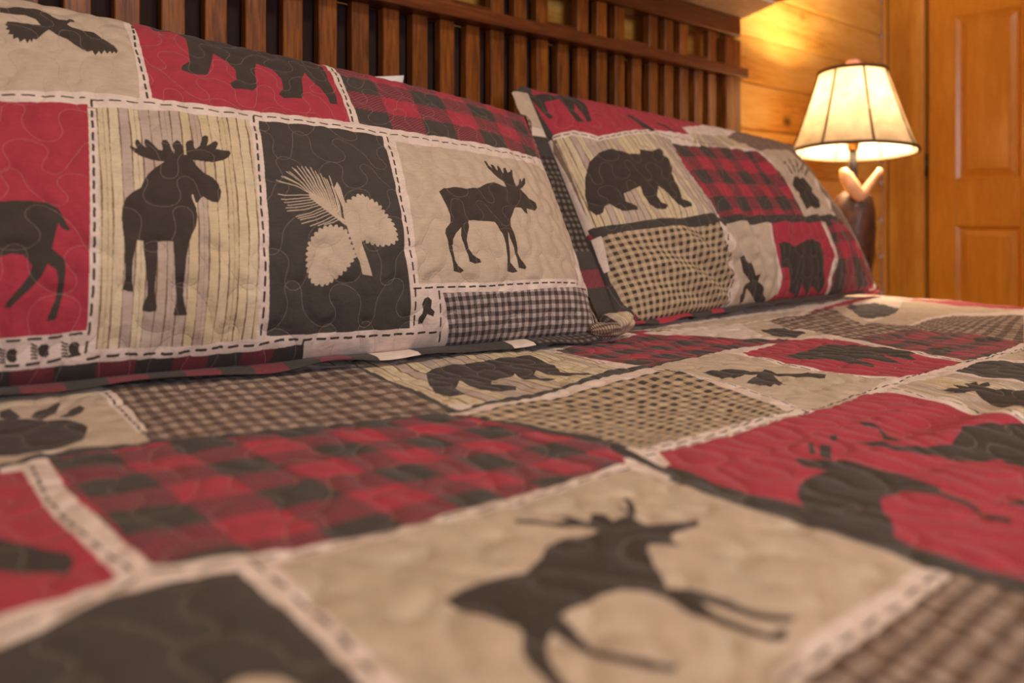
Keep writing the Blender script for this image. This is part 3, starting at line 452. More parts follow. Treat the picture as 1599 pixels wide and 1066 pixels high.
def fabric(name, img, himg):
    m, nt, b = mat_new(name); N, Lk = nt.nodes, nt.links
    uv = N.new('ShaderNodeUVMap'); uv.uv_map = 'print'
    t = N.new('ShaderNodeTexImage'); t.image = img; t.extension = 'EXTEND'; Lk.new(uv.outputs[0], t.inputs[0])
    h = N.new('ShaderNodeTexImage'); h.image = himg; h.extension = 'EXTEND'; Lk.new(uv.outputs[0], h.inputs[0])
    tc = N.new('ShaderNodeTexCoord')
    n1 = N.new('ShaderNodeTexNoise'); n1.inputs['Scale'].default_value = 55; n1.inputs['Detail'].default_value = 5; Lk.new(tc.outputs['Object'], n1.inputs['Vector'])
    mp = N.new('ShaderNodeMapping'); mp.inputs['Scale'].default_value = (60, 900, 900); Lk.new(tc.outputs['Object'], mp.inputs['Vector'])
    n2 = N.new('ShaderNodeTexNoise'); n2.inputs['Scale'].default_value = 1; n2.inputs['Detail'].default_value = 2; Lk.new(mp.outputs[0], n2.inputs['Vector'])
    ad = N.new('ShaderNodeMath'); ad.operation = 'ADD'; Lk.new(n1.outputs['Fac'], ad.inputs[0]); Lk.new(n2.outputs['Fac'], ad.inputs[1])
    mr = N.new('ShaderNodeMapRange'); mr.inputs['From Min'].default_value = .6; mr.inputs['From Max'].default_value = 1.4; mr.inputs['To Min'].default_value = .84; mr.inputs['To Max'].default_value = 1.14
    Lk.new(ad.outputs[0], mr.inputs['Value'])
    mu = N.new('ShaderNodeVectorMath'); mu.operation = 'SCALE'; Lk.new(t.outputs['Color'], mu.inputs[0]); Lk.new(mr.outputs[0], mu.inputs['Scale'])
    Lk.new(mu.outputs[0], b.inputs['Base Color'])
    b.inputs['Roughness'].default_value = .92
    b.inputs['Sheen Weight'].default_value = .12; b.inputs['Sheen Roughness'].default_value = .4
    b.inputs['Specular IOR Level'].default_value = .2
    bp = N.new('ShaderNodeBump'); bp.inputs['Strength'].default_value = .7; bp.inputs['Distance'].default_value = .0030; Lk.new(h.outputs['Color'], bp.inputs['Height'])
    cr = N.new('ShaderNodeTexNoise'); cr.inputs['Scale'].default_value = 30; cr.inputs['Detail'].default_value = 6; cr.inputs['Roughness'].default_value = .62; cr.inputs['Distortion'].default_value = .6; Lk.new(tc.outputs['Object'], cr.inputs['Vector'])
    b2 = N.new('ShaderNodeBump'); b2.inputs['Strength'].default_value = .8; b2.inputs['Distance'].default_value = .004; Lk.new(cr.outputs['Fac'], b2.inputs['Height']); Lk.new(bp.outputs[0], b2.inputs['Normal'])
    Lk.new(b2.outputs[0], b.inputs['Normal'])
    return m

# ---------------------------------------------------------------- the printed cloth: a small rasteriser in cloth coordinates (mm)
COL = dict(beige=(194, 174, 153), red=(168, 58, 72), ink=(68, 60, 55), charcoal=(73, 67, 63), cream=(222, 202, 190),
           taupe=(128, 106, 94), stripe=(208, 190, 150))
class Cloth:
    def __init__(s, x0, x1, y0, y1, res):
        s.x0, s.y0, s.res = x0, y0, res
        s.W, s.H = int((x1 - x0) / res), int((y1 - y0) / res)
        s.rgb = np.empty((s.H, s.W, 3), np.float32); s.rgb[:] = np.array(COL['cream'], np.float32) / 255
        s.ids = np.zeros((s.H, s.W), np.int16)
        s.st = np.zeros((s.H, s.W), np.float32)
    def mask(s, pts):
        p = np.array(pts, float).reshape(-1, 2)
        X = (p[:, 0] - s.x0) / s.res; Y = (p[:, 1] - s.y0) / s.res
        a, b = int(max(0, math.floor(Y.min()))), int(min(s.H, math.ceil(Y.max()) + 1))
        c, d = int(max(0, math.floor(X.min()))), int(min(s.W, math.ceil(X.max()) + 1))
        if b <= a or d <= c: return None
        g = np.zeros((b - a, d - c + 1), np.int16)
        n = len(X)
        for i in range(n):
            xa, ya, xb, yb = X[i], Y[i], X[(i + 1) % n], Y[(i + 1) % n]
            if ya == yb: continue
            sg_ = 1
            if ya > yb: xa, ya, xb, yb = xb, yb, xa, ya; sg_ = -1
            r0, r1 = max(a, math.ceil(ya - .5)), min(b, math.ceil(yb - .5))
            if r1 <= r0: continue
            rr = np.arange(r0, r1)
            xs = xa + (rr + .5 - ya) * (xb - xa) / (yb - ya)
            k = np.clip(np.ceil(xs - .5).astype(int) - c, 0, d - c)
            np.add.at(g, (rr - a, k), sg_)
        return (slice(a, b), slice(c, d)), (np.cumsum(g, 1)[:, :-1] != 0)
    def fill(s, pts, pat, pid=None, quad=None, args=()):
        r = s.mask(pts)
        if r is None: return
        sl, m = r
        yy, xx = np.nonzero(m); Yi = yy + sl[0].start; Xi = xx + sl[1].start
        x = s.x0 + (Xi + .5) * s.res; y = s.y0 + (Yi + .5) * s.res
        s.rgb[Yi, Xi] = pattern(pat, x, y, quad, args)
        if pid is not None: s.ids[Yi, Xi] = pid
    def stroke(s, pts, w, col, dashes=None, alpha=1.0, stitch=False):
        p = np.array(pts, float).reshape(-1, 2); seg = np.hypot(*(p[1:] - p[:-1]).T); cum = np.concatenate([[0], np.cumsum(seg)])
        if cum[-1] <= 0: return
        t = np.arange(0, cum[-1], s.res * .7)
        if dashes: t = t[(t % (dashes[0] + dashes[1])) < dashes[0]]
        X = np.interp(t, cum, p[:, 0]); Y = np.interp(t, cum, p[:, 1])
        r = max(.5, w / 2 / s.res); k = int(math.ceil(r))
        oy, ox = np.mgrid[-k:k + 1, -k:k + 1]; o = (oy ** 2 + ox ** 2) <= r * r + .3
        if w / s.res < 1.2: o[:] = False; o[k, k] = True
        xi = (np.floor((X - s.x0) / s.res).astype(int)[:, None] + ox[o][None]).ravel(); yi = (np.floor((Y - s.y0) / s.res).astype(int)[:, None] + oy[o][None]).ravel()
        ok = (xi >= 0) & (yi >= 0) & (xi < s.W) & (yi < s.H); xi, yi = xi[ok], yi[ok]
        if stitch:
            s.st[yi, xi] = 1
        else:
            s.rgb[yi, xi] = np.array(COL[col], np.float32) / 255
    def stitches(s, seed, L=124, pitch=44, tint=.52, w=.5):
        """free-motion quilting: rows of a meandering line whose heading swings to and fro"""
        rnd = random.Random(seed)
        y = s.y0 - 30; k = 0; X1 = s.x0 + s.W * s.res + 100
        while y < s.y0 + s.H * s.res + 40:
            ph, q, ph2 = rnd.uniform(0, 6.28), rnd.uniform(.9, 1.12), rnd.uniform(0, 6.28)
            ds = s.res; n = int((X1 - s.x0 + 200) / ds * 4.2); a = np.arange(n) * ds
            th = 1.62 * np.sin(2 * np.pi * a / (L * q) + ph) + .42 * np.sin(2 * np.pi * a / (L * q) * 2.37 + ph2) + .25 * np.sin(a / 210. + k)
            X = s.x0 - 120 + np.cumsum(np.cos(th)) * ds; Y = np.cumsum(np.sin(th)) * ds
            win = int(L * q / ds); cs = np.cumsum(np.concatenate([[0], Y])); lo = np.clip(np.arange(n) - win // 2, 0, n); hi = np.clip(np.arange(n) + win // 2, 0, n)
            Y = Y - (cs[hi] - cs[lo]) / np.maximum(hi - lo, 1) + y + 2 * np.sin(X * .02 + k)
            ok = X < X1
            s.stroke(np.stack([X[ok], Y[ok]], 1), w, None, None, stitch=True)
            y += pitch * rnd.uniform(.92, 1.08); k += 1
        mk = s.st > 0
        base = s.rgb[mk]; lum = base.mean(1, keepdims=True); lum = base.mean(1)[:, None]
        thread = np.where(lum > .5, base * .955, base * (1 - tint) + tint * np.array([.82, .72, .64], np.float32))
        s.rgb[mk] = thread
    def close_gaps(s, rad=3.4):
        """neighbouring patches meet in a seam; only true sashing strips stay between them"""
        r = max(1, int(rad / s.res)); m = s.ids == 0
        def boxsum(a):
            for ax in (0, 1):
                c = np.cumsum(np.concatenate([np.zeros_like(a.take([0], ax)), a], ax), ax)
                n = a.shape[ax]; hi = np.minimum(np.arange(n) + r + 1, n); lo = np.maximum(np.arange(n) - r, 0)
                a = c.take(hi, ax) - c.take(lo, ax)
            return a
        full = boxsum(np.ones((s.H, s.W), np.int32)); er = boxsum(m.astype(np.int32)) == full
        op = boxsum(er.astype(np.int32)) > 0
        todo = m & ~op
        for it in range(r + 3):
            for dy, dx in ((0, 1), (1, 0), (0, -1), (-1, 0)):
                nid = np.roll(s.ids, (dy, dx), (0, 1)); g = todo & (nid > 0) & (s.ids == 0)
                yy, xx = np.nonzero(g)
                if len(yy) == 0: continue
                s.rgb[yy, xx] = s.rgb[(yy - dy) % s.H, (xx - dx) % s.W]; s.ids[yy, xx] = s.ids[(yy - dy) % s.H, (xx - dx) % s.W]
    def height(s, rad):
        """quilting relief: low along the stitches, puffed between them"""
        def blur(a, r):
            r = max(1, int(r / s.res))
            for ax in (0, 1):
                c = np.cumsum(np.concatenate([np.zeros_like(a.take([0], ax)), a], ax), ax, dtype=np.float64)
                n = a.shape[ax]; hi = np.minimum(np.arange(n) + r + 1, n); lo = np.maximum(np.arange(n) - r, 0)
                a = ((c.take(hi, ax) - c.take(lo, ax)) / (hi - lo).reshape((-1, 1) if ax == 0 else (1, -1))).astype(np.float32)
            return a
        a = blur(blur(s.st, rad), rad * .7)
        b = blur(s.st, max(.6, s.res))
        a = np.clip(a / (np.percentile(a, 97) + 1e-9), 0, 1); b = np.clip(b / (b.max() + 1e-9) * 1.3, 0, 1)
        return np.clip(1 - .62 * a - .30 * b, 0, 1)
    def image(s, name):
        im = bpy.data.images.new(name, s.W, s.H, alpha=False)
        px = np.ones((s.H, s.W, 4), np.float32); px[..., :3] = s.rgb
        im.pixels.foreach_set(px.ravel()); im.update(); im.pack(); return im
    def himage(s, name, rad=5.0):
        hgt = s.height(rad); s.hgt = hgt
        im = bpy.data.images.new(name, s.W, s.H, alpha=False); im.colorspace_settings.name = 'Non-Color'
        px = np.ones((s.H, s.W, 4), np.float32); px[..., :3] = hgt[..., None]
        im.pixels.foreach_set(px.ravel()); im.update(); im.pack(); return im
    def sample(s, arr, x, y):
        xi = np.clip(((x - s.x0) / s.res).astype(int), 0, s.W - 1); yi = np.clip(((y - s.y0) / s.res).astype(int), 0, s.H - 1)
        return arr[yi, xi]
def homog(q, w, h):
    """map of a quad (bl, br, tr, tl) to the rectangle w x h"""
    src = np.array(q, float).reshape(4, 2); dst = [(0, 0), (w, 0), (w, h), (0, h)]
    A = []; B = []
    for (x, y), (u, v) in zip(src, dst):
        A += [[x, y, 1, 0, 0, 0, -u * x, -u * y], [0, 0, 0, x, y, 1, -v * x, -v * y]]; B += [u, v]
    H = np.append(np.linalg.solve(np.array(A), np.array(B)), 1).reshape(3, 3)
    return H
def pattern(pat, x, y, quad, args):
    n = len(x); c = lambda k: np.array(COL[k], np.float32) / 255
    if quad is not None:
        Hm = homog(quad, args[0], args[1]); d = Hm[2, 0] * x + Hm[2, 1] * y + 1
        u = (Hm[0, 0] * x + Hm[0, 1] * y + Hm[0, 2]) / d; v = (Hm[1, 0] * x + Hm[1, 1] * y + Hm[1, 2]) / d
    else: u, v = x, y
    out = np.empty((n, 3), np.float32)
    if pat in ('plaid', 'plaiddark', 'plaidfar'):
        nx, ny = args[2], args[3]; md = args[4] if len(args) > 4 else 0
        i = np.floor(u / args[0] * nx).astype(int); j = np.floor((args[1] - v) / args[1] * ny).astype(int)
        A, B = (i % 2 == 0), (j % 2 == 0)
        if md == 1: B = (j % 2 == 1)
        dk = c('charcoal'); rd = c('red'); rd2 = rd * .92
        out[:] = rd
        per = 3.4 if (args[0] > 300) else 5.0
        if md == 2: hat = ((u / per) % 1) < .5
        else: hat = (((u - v) / per) % 1) < .5
        half = A ^ B
        if md == 3: half = ~A; B = np.ones_like(A)
        out[half] = np.where(hat[half][:, None], dk * .8 + rd * .2, rd * .82 + dk * .18)
        out[A & B] = dk
        if pat == 'plaiddark': out *= .9
        if pat == 'plaidfar': out = out * .8 + .2 * c('taupe')
        return out
    if pat in ('gingham', 'dots', 'dark', 'ginghamgrey'):
        p = args[2]
        A = ((u / p) % 1) < .5; B = ((v / p) % 1) < .5
        if pat == 'gingham': dk, mdc, lt = np.array([88, 68, 58]), np.array([122, 101, 88]), np.array([172, 150, 134])
        elif pat == 'ginghamgrey': dk, mdc, lt = np.array([74, 64, 62]), np.array([126, 112, 108]), np.array([188, 172, 166])
        elif pat == 'dark': dk, mdc, lt = np.array([50, 45, 43]), np.array([66, 60, 56]), np.array([116, 104, 96])
        else: dk, mdc, lt = np.array([72, 60, 54]), np.array([168, 146, 118]), np.array([192, 170, 142])
        out[:] = lt / 255.; out[A ^ B] = mdc / 255.; out[A & B] = dk / 255.
        return out
    if pat == 'stripe':
        p = 10.5; k = np.floor(u / p).astype(int); f = (u / p) % 1
        tones = np.array([[208, 188, 156], [186, 166, 150], [210, 192, 162], [202, 182, 148], [184, 165, 152]], np.float32) / 255
        out[:] = tones[(k * 7 + k // 3) % 5]
        edge = (f < .10 + .05 * np.sin(v * .05 + k))
        out[edge] = np.array([122, 98, 78], np.float32) / 255
        soft = (f > .55) & (f < .62) & (k % 3 == 0); out[soft] = np.array([170, 146, 124], np.float32) / 255
        return out
    if pat == 'paws': out[:] = c('cream'); return out
    out[:] = c(pat)
    return out

# ---------------------------------------------------------------- a cloth surface cut into its printed patches
def split_surface(root, P, U, idg, mats, matg, uvs, labels, names, N3=None):
    """P (n,m,3) points at eye level, idg/matg (n-1,m-1) patch id and material slot per quad, uvs: list of (n,m,2) per slot"""
    n, m = P.shape[:2]
    if N3 is None:
        du = np.gradient(P, axis=0); dv = np.gradient(P, axis=1); N3 = np.cross(du, dv); N3 /= (np.linalg.norm(N3, axis=-1, keepdims=True) + 1e-12)
    base = np.array(world_loc(root)) - np.array([0, 0, EYE])
    idx = np.arange(n * m).reshape(n, m)
    Q = np.stack([idx[:-1, :-1], idx[1:, :-1], idx[1:, 1:], idx[:-1, 1:]], -1).reshape(-1, 4)
    ids = idg.ravel(); mg = matg.ravel(); Pf = P.reshape(-1, 3); Nf = N3.reshape(-1, 3)
    if (idg == 0).any() and (idg > 0).any():          # separate runs of sashing are separate parts
        lab = np.where(idg == 0, -1, 0); nn_, mm_ = idg.shape; cur = 0
        for i0, j0 in zip(*np.nonzero(idg == 0)):
            if lab[i0, j0] != -1: continue
            cur += 1; stack = [(i0, j0)]; lab[i0, j0] = cur; cells = []
            while stack:
                i, j = stack.pop(); cells.append((i, j))
                for a, b_ in ((i + 1, j), (i - 1, j), (i, j + 1), (i, j - 1)):
                    if 0 <= a < nn_ and 0 <= b_ < mm_ and lab[a, b_] == -1: lab[a, b_] = cur; stack.append((a, b_))
            if len(cells) < 40:
                ci = np.array(cells); a, b_ = ci[:, 0], ci[:, 1]
                nb = [idg[min(nn_ - 1, x_ + 1), y_] for x_, y_ in cells] + [idg[max(0, x_ - 1), y_] for x_, y_ in cells] + [idg[x_, min(mm_ - 1, y_ + 1)] for x_, y_ in cells] + [idg[x_, max(0, y_ - 1)] for x_, y_ in cells]
                nb = [q for q in nb if q > 0 and q < 900]
                if nb: idg[a, b_] = max(set(nb), key=nb.count)
            elif cur > 1:
                ci = np.array(cells); idg[ci[:, 0], ci[:, 1]] = 900 + cur
        ids = idg.ravel()
    obs = {}
    for k in np.unique(ids):
        sel = ids == k; q = Q[sel]; mm = mg[sel]
        uq, inv = np.unique(q, return_inverse=True); inv = inv.reshape(-1, 4)
        nm = names(int(k)); me = bpy.data.meshes.new(nm)
        vs = Pf[uq] - base
        me.vertices.add(len(uq)); me.vertices.foreach_set('co', vs.astype(np.float32).ravel())
        me.loops.add(inv.size); me.loops.foreach_set('vertex_index', inv.ravel().astype(np.int32))
        me.polygons.add(len(q)); me.polygons.foreach_set('loop_start', np.arange(0, inv.size, 4, dtype=np.int32))
        me.polygons.foreach_set('use_smooth', np.ones(len(q), bool))
        for mt in mats: me.materials.append(mt)
        me.polygons.foreach_set('material_index', mm.astype(np.int32))
        me.update(calc_edges=True)
        uvl = me.uv_layers.new(name='print')
        uv = np.empty((len(q), 4, 2), np.float32)
        for s_, U_ in enumerate(uvs):
            w_ = mm == s_
            if w_.any(): uv[w_] = U_.reshape(-1, 2)[q[w_]]
        uvl.data.foreach_set('uv', uv.ravel())
        me.normals_split_custom_set_from_vertices(Nf[uq].astype(np.float32).tolist())
        o = link(nm, me, root); obs[int(k)] = o
        if labels.get(int(k)): o['label'] = labels[int(k)]
    return obs

def paint(cl, surf, start=1):
    """put the print of one piece on its cloth; returns patch labels"""
    labels = {}; pid = start
    for (sf, kind, pat, pts, quad, label, args) in PRINT:
        if sf == surf and kind == 'P':
            cl.fill(pts, pat, pid, quad, args); labels[pid] = label; pid += 1
    cl.close_gaps()
    for (sf, kind, pat, pts, quad, label, args) in PRINT:
        if sf != surf: continue
        if kind == 'S': cl.fill(pts, pat)
        elif kind == 'D': cl.stroke(pts, args[0], pat, (args[1], args[2]))
        elif kind == 'L': cl.stroke(pts, args[0], pat)
    return labels

# ================================================================ THE ROOM
pine_x = wood('pine_boards', (206, 142, 54), (238, 178, 82), (248, 200, 112), 'X', 7, .36, True, .22, .12)
pine_z = wood('pine_upright', (180, 122, 38), (206, 146, 52), (222, 166, 76), 'Z', 7, .32, True, .12, .3)
pine_door = wood('pine_door', (196, 128, 36), (212, 144, 46), (222, 158, 60), 'Z', 9, .28, False, .08, .45)
floor_m = wood('floor_boards', (120, 76, 40), (148, 96, 54), (170, 116, 68), 'Y', 5, .4, True, .2)
XR, YB, XL, YF, ZC = 2.86, 1.20, -1.70, -2.60, 1.55
box('floor', XL - .1, XR + .1, YF - .1, YB + .1, -EYE - .1, -EYE, floor_m, None, 0)['kind'] = 'structure'
box('ceiling', XL - .1, XR + .1, YF - .1, YB + .1, ZC, ZC + .1, plain('ceiling_paint', (214, 200, 178), .8), None, 0)['kind'] = 'structure'
wl = box('wall_left', XL - .1, XL, YF, YB, -EYE, ZC, plain('wall_paint_left', (206, 182, 150), .8), None, 0); wl['kind'] = 'structure'
wf = box('wall_front', XL, XR, YF - .1, YF, -EYE, ZC, plain('wall_paint_front', (206, 182, 150), .8), None, 0); wf['kind'] = 'structure'
gap_m = plain('board_groove', (110, 58, 18), .7)
wb = box('wall_back', XL, XR, YB + .016, YB + .12, -EYE, ZC, gap_m, None, 0); wb['kind'] = 'structure'
# tongue-and-groove boards lie across the wall, each with eased edges
def board_mesh(name, length, h, mat, th=.016, bev=.006, along='X'):
    bm = bmesh.new()
    if along == 'X': add_box(bm, 0, length, 0, th, 0.0006, h - .0006, bev, 2)
    return mesh_from_bm(bm, name, mat)
zs = [.64 + .135 * k for k in range(-12, 8)]
bmesh_plank = board_mesh('plank', XR - XL, .135, pine_x)
for z in zs:
    if z < -EYE - .14 or z > ZC: continue
    o = link('plank', bmesh_plank, wb, (XL, YB, EYE + z))
wr = box('wall_right', XR + .016, XR + .12, YF, YB, -EYE, ZC, gap_m, None, 0); wr['kind'] = 'structure'
# upright boards on the door wall, the corner bead and the casing
def upright(name, y0, y1, x0, z1, par, mat=pine_z, bev=.003):
    return box(name, x0, XR + .016, y0, y1, -EYE + .0, z1, mat, par, bev, 2)
bead = box('trim_1', XR - .018, XR + .0, 1.178, 1.196, -EYE, ZC, pine_z, None, .005, 3); bead['kind'] = 'structure'
cas = box('trim_2', XR - .022, XR + .016, 1.052, 1.172, -EYE, 1.20, pine_z, None, .005, 2); cas['kind'] = 'structure'
cas2 = box('trim_3', XR - .022, XR + .016, .27, .39, -EYE, 1.20, pine_z, None, .005, 2); cas2['kind'] = 'structure'
cas3 = box('trim_4', XR - .022, XR + .016, .27, 1.172, 1.20, 1.32, pine_z, None, .005, 2); cas3['kind'] = 'structure'
y = .27
while y > YF:
    upright('plank', max(YF, y - .14) + .001, y - .001, XR, ZC, wr); y -= .14
upright('plank', 1.172, YB - .004, XR + .002, ZC, wr)
# six-panel pine door
door = thing('door_1', (XR, 1.045, 0), kind='structure')
DT = .004
def dbox(name, y0, y1, z0, z1, proud=0.0, bev=.002, seg=1, mat=pine_door):
    return box(name, XR + DT - proud, XR + .03, y0, y1, z0, z1, mat, door, bev, seg)
Y1, Y0 = 1.045, .396
cols = [(.765, .957), (.488, .675)]
dbox('stile', .957, Y1, -EYE + .01, 1.19); dbox('stile', Y0, .488, -EYE + .01, 1.19); dbox('stile', .675, .765, -EYE + .01, 1.19)
rails = [(-EYE + .01, -.66), (-.055, .105), (.665, .78), (1.05, 1.19)]
for za, zb in rails:
    for ya, yb in cols: dbox('rail', ya, yb, za, zb)
rows = [(-.66, -.055), (.105, .665), (.78, 1.05)]
for za, zb in rows:
    for ya, yb in cols:
        bm = bmesh.new()
        # raised panel: flat border sunk into the frame, bevel rising to the field
        x_in, x_out = XR + .014, XR + .008
        o_ = [(ya, za), (yb, za), (yb, zb), (ya, zb)]
        a_ = [(ya + .012, za + .012), (yb - .012, za + .012), (yb - .012, zb - .012), (ya + .012, zb - .012)]
        b_ = [(ya + .030, za + .030), (yb - .030, za + .030), (yb - .030, zb - .030), (ya + .030, zb - .030)]
        c_ = [(ya + .033, za + .033), (yb - .033, za + .033), (yb - .033, zb - .033), (ya + .033, zb - .033)]
        R_ = [[bm.verts.new((xx, p[0], p[1])) for p in ring] for xx, ring in ((XR + DT + .001, o_), (x_in, a_), (x_out, b_), (x_out - .003, c_))]
        for r0, r1 in zip(R_[:-1], R_[1:]):
            for k in range(4): bm.faces.new((r0[k], r0[(k + 1) % 4], r1[(k + 1) % 4], r1[k]))
        bm.faces.new(R_[-1]); back = [bm.verts.new((XR + .03, p[0], p[1])) for p in o_]; bm.faces.new(back[::-1])
        for k in range(4): bm.faces.new((back[k], back[(k + 1) % 4], R_[0][(k + 1) % 4], R_[0][k]))
        bmesh.ops.recalc_face_normals(bm, faces=bm.faces)
        place('door_panel', mesh_from_bm(bm, 'door_panel', pine_door), door)
brass = plain('aged_metal', (92, 74, 52), .35, .9)
for z in (.16, .95, -.60):
    tube('hinge', [(XR - .004, 1.049, z - .04), (XR - .004, 1.049, z + .04)], .006, brass, door, 10)
kn = lathe('door_knob', [(0, 0), (.012, .0), (.012, .03), (.026, .04), (.03, .055), (.02, .07), (0, .074)], brass, door, 0, 0, 20)
kn.rotation_euler = (0, -math.pi / 2, 0); kn.location = Vector((XR + DT, .44, EYE + .03)) - door.location
# window behind the camera
win = thing('window_1', (-.2, YF, 0), kind='structure')
white = plain('white_paint', (230, 226, 218), .5)
for nm, a in (('frame', (-.95, -.88, -.05, 1.2)), ('frame', (.48, .55, -.05, 1.2)), ('frame', (-.95, .55, -.12, -.05)), ('frame', (-.95, .55, 1.2, 1.27)), ('muntin', (-.22, -.18, -.05, 1.2))):
    box(nm, a[0], a[1], YF, YF + .03, a[2], a[3], white, win, .003)
box('pane', -.88, .48, YF + .002, YF + .008, -.05, 1.2, plain('window_pane', (190, 205, 220), .1, emis=(225, 225, 240), estr=1.0), win, 0)
box('baseboard_back', XL, XR - .02, YB - .012, YB, -EYE, -EYE + .1, pine_x, None, .003)['kind'] = 'structure'
# ceiling fixture
cl = thing('ceiling_light', (.55, -.35, EYE + ZC), 'round white glass ceiling light above the bed', 'ceiling light')
lathe('canopy', [(.0, ZC - .001), (.24, ZC - .001), (.24, ZC - .03), (.0, ZC - .03)], white, cl, .55, -.35)
lathe('glass_dome', [(.23, ZC - .03), (.225, ZC - .05), (.20, ZC - .075), (.14, ZC - .095), (.0, ZC - .10)], plain('opal_glass', (240, 235, 225), .3, emis=(255, 225, 190), estr=2.0), cl, .55, -.35)

# ================================================================ THE BED
HY = 1.12
hw = wood('stained_slats', (92, 48, 14), (146, 82, 24), (174, 106, 36), 'Z', 9, .42, False, .35, .06)
hwx = wood('stained_rails', (78, 38, 18), (108, 56, 26), (130, 72, 34), 'X', 9, .34, False, .2, .25)
bed = thing('bed', (.85, HY, 0), 'dark stained wooden bed with a tall slatted headboard', 'bed')
# posts
PXR = (1.72, 1.79)
for x0, x1 in (PXR, (-.34, -.27)):
    box('post', x0, x1, HY, HY + .05, -EYE, .455, hw, bed, .004, 2)
RB, RT = .352, .377      # thin proud rail
box('rail', -.35, 1.802, HY - .016, HY + .04, RB, RT, hwx, bed, .003, 2)
box('rail', -.34, 1.79, HY, HY + .05, .462, .515, hwx, bed, .004, 2)
box('rail', -.27, 1.72, HY + .005, HY + .04, -.36, -.28, hwx, bed, .003)
capm = plain('cream_board', (232, 214, 186), .5)
# cap board with angled ends
bm = bmesh.new()
pl = [(-.34, HY + .06), (1.805, HY + .06), (1.805, HY + .0), (1.74, HY - .125), (-.28, HY - .125)]
lo = [bm.verts.new((x, y_, .516)) for x, y_ in pl]; hi = [bm.verts.new((x, y_, .535)) for x, y_ in pl]
bm.faces.new(lo); bm.faces.new(hi[::-1])
for k in range(5): bm.faces.new((lo[k], lo[(k + 1) % 5], hi[(k + 1) % 5], hi[k]))
bmesh.ops.recalc_face_normals(bm, faces=bm.faces)
cap = place('cap_board', mesh_from_bm(bm, 'cap_board', capm), bed); cap['label'] = 'cream painted cap board of the headboard'
box('cap_moulding', -.34, 1.80, HY - .14, HY + .06, .5355, .56, hwx, bed, .004)
pitch = .0589 * 1.12 / 1.09
x00 = .186 * HY
sl = bmesh.new(); add_box(sl, 0, .0325, 0, .020, 0, RB + .28, .0015); sl_me = mesh_from_bm(sl, 'slat', hw)
su = bmesh.new(); add_box(su, 0, .0325, 0, .020, 0, .462 - RT, .0015); su_me = mesh_from_bm(su, 'slat', hw)
for n in range(-9, 26):
    x = x00 + n * pitch
    if x > 1.70: break
    link('slat', sl_me, bed, (x, HY + .012, EYE - .28))
    if n % 4 != 3: link('slat', su_me, bed, (x, HY + .012, EYE + RT))
    else:
        box('lattice_rail', x - (pitch - .0325), x + pitch, HY + .014, HY + .03, RT + .002, RT + .016, hwx, bed, .001)
sr = bmesh.new(); add_box(sr, 0, .036, 0, .012, 0, RB + .28, .001); hwd = wood('gap_shade_rear_slats', (34, 14, 9), (46, 19, 11), (58, 25, 14), 'Z', 9, .9, False, .2)  # rear row added behind the gaps; its near-black colour carries the gap shade
sr_me = mesh_from_bm(sr, 'rear_slat', hwd)
sv = bmesh.new(); add_box(sv, 0, .036, 0, .012, 0, .462 - RT, .001); sv_me = mesh_from_bm(sv, 'rear_slat', hwd)
for n in range(-9, 25):
    x = x00 + n * pitch + .0275 + .012 * (n / 25)
    if x > 1.68: break
    link('rear_slat', sr_me, bed, (x, HY + .040, EYE - .28))
    if n % 4 not in (2, 3): link('rear_slat', sv_me, bed, (x, HY + .040, EYE + RT))
for x0, x1 in ((-.30, -.27), (1.72, 1.75)):
    box('side_rail', x0, x1, -.95, HY, -EYE + .22, -EYE + .40, hwx, bed, .004)
for x0 in (-.30, 1.69):
    box('leg', x0, x0 + .06, -.98, -.92, -EYE, -EYE + .40, hwx, bed, .004)
box('foot_rail', -.24, 1.69, -.97, -.93, -EYE + .22, -EYE + .40, hwx, bed, .004)
mtx = plain('mattress_ticking', (226, 222, 214), .9)
mt = box('mattress', -.255, 1.705, -.92, 1.08, -EYE + .30, -.245, mtx, None, .05, 4)
tag(mt, 'thick white mattress under the quilt on the wooden bed', 'mattress')

# ================================================================ THE QUILT
near = Cloth(-110, 1900, -110, 1110, .55)
far = Cloth(-800, 2300, -1500, 1150, 2.0)
# outside the part the camera sees, the print goes on as plain blocks of the same kinds
kinds = ['beige', 'red', 'charcoal', 'stripe', 'gingham', 'plaid', 'dots']
rq = random.Random(4)
far_labels = {}
pid = 200
yy = -1500
while yy < 1150:
    hh = rq.choice([190, 230, 260]); xx = -800 - rq.choice([0, 90])
    while xx < 2300:
        ww = rq.choice([190, 240, 290]); k = rq.choice(kinds)
        a_ = [xx + 12, yy + 12, xx + ww - 12, yy + 12, xx + ww - 12, yy + hh - 12, xx + 12, yy + hh - 12]
        far.fill(a_, k, pid, a_, (ww, hh, 17) if k in ('gingham', 'dots') else (ww, hh, 6, 5, 0)); pid += 1
        if k in ('beige',) :
            cx_, cy_ = xx + ww / 2, yy + hh / 2
            far.fill([cx_ + 60 * math.cos(t) * (1 + .25 * math.sin(3 * t)) if i % 2 == 0 else cy_ + 42 * math.sin(t) for t0 in range(24) for i, t in ((0, t0 * .2618), (1, t0 * .2618))], 'ink')
        far.stroke([xx, yy, xx, yy + hh], 3, 'ink', (13, 9)); far.stroke([xx, yy, xx + ww, yy], 3, 'ink', (13, 9))
        xx += ww
    yy += hh
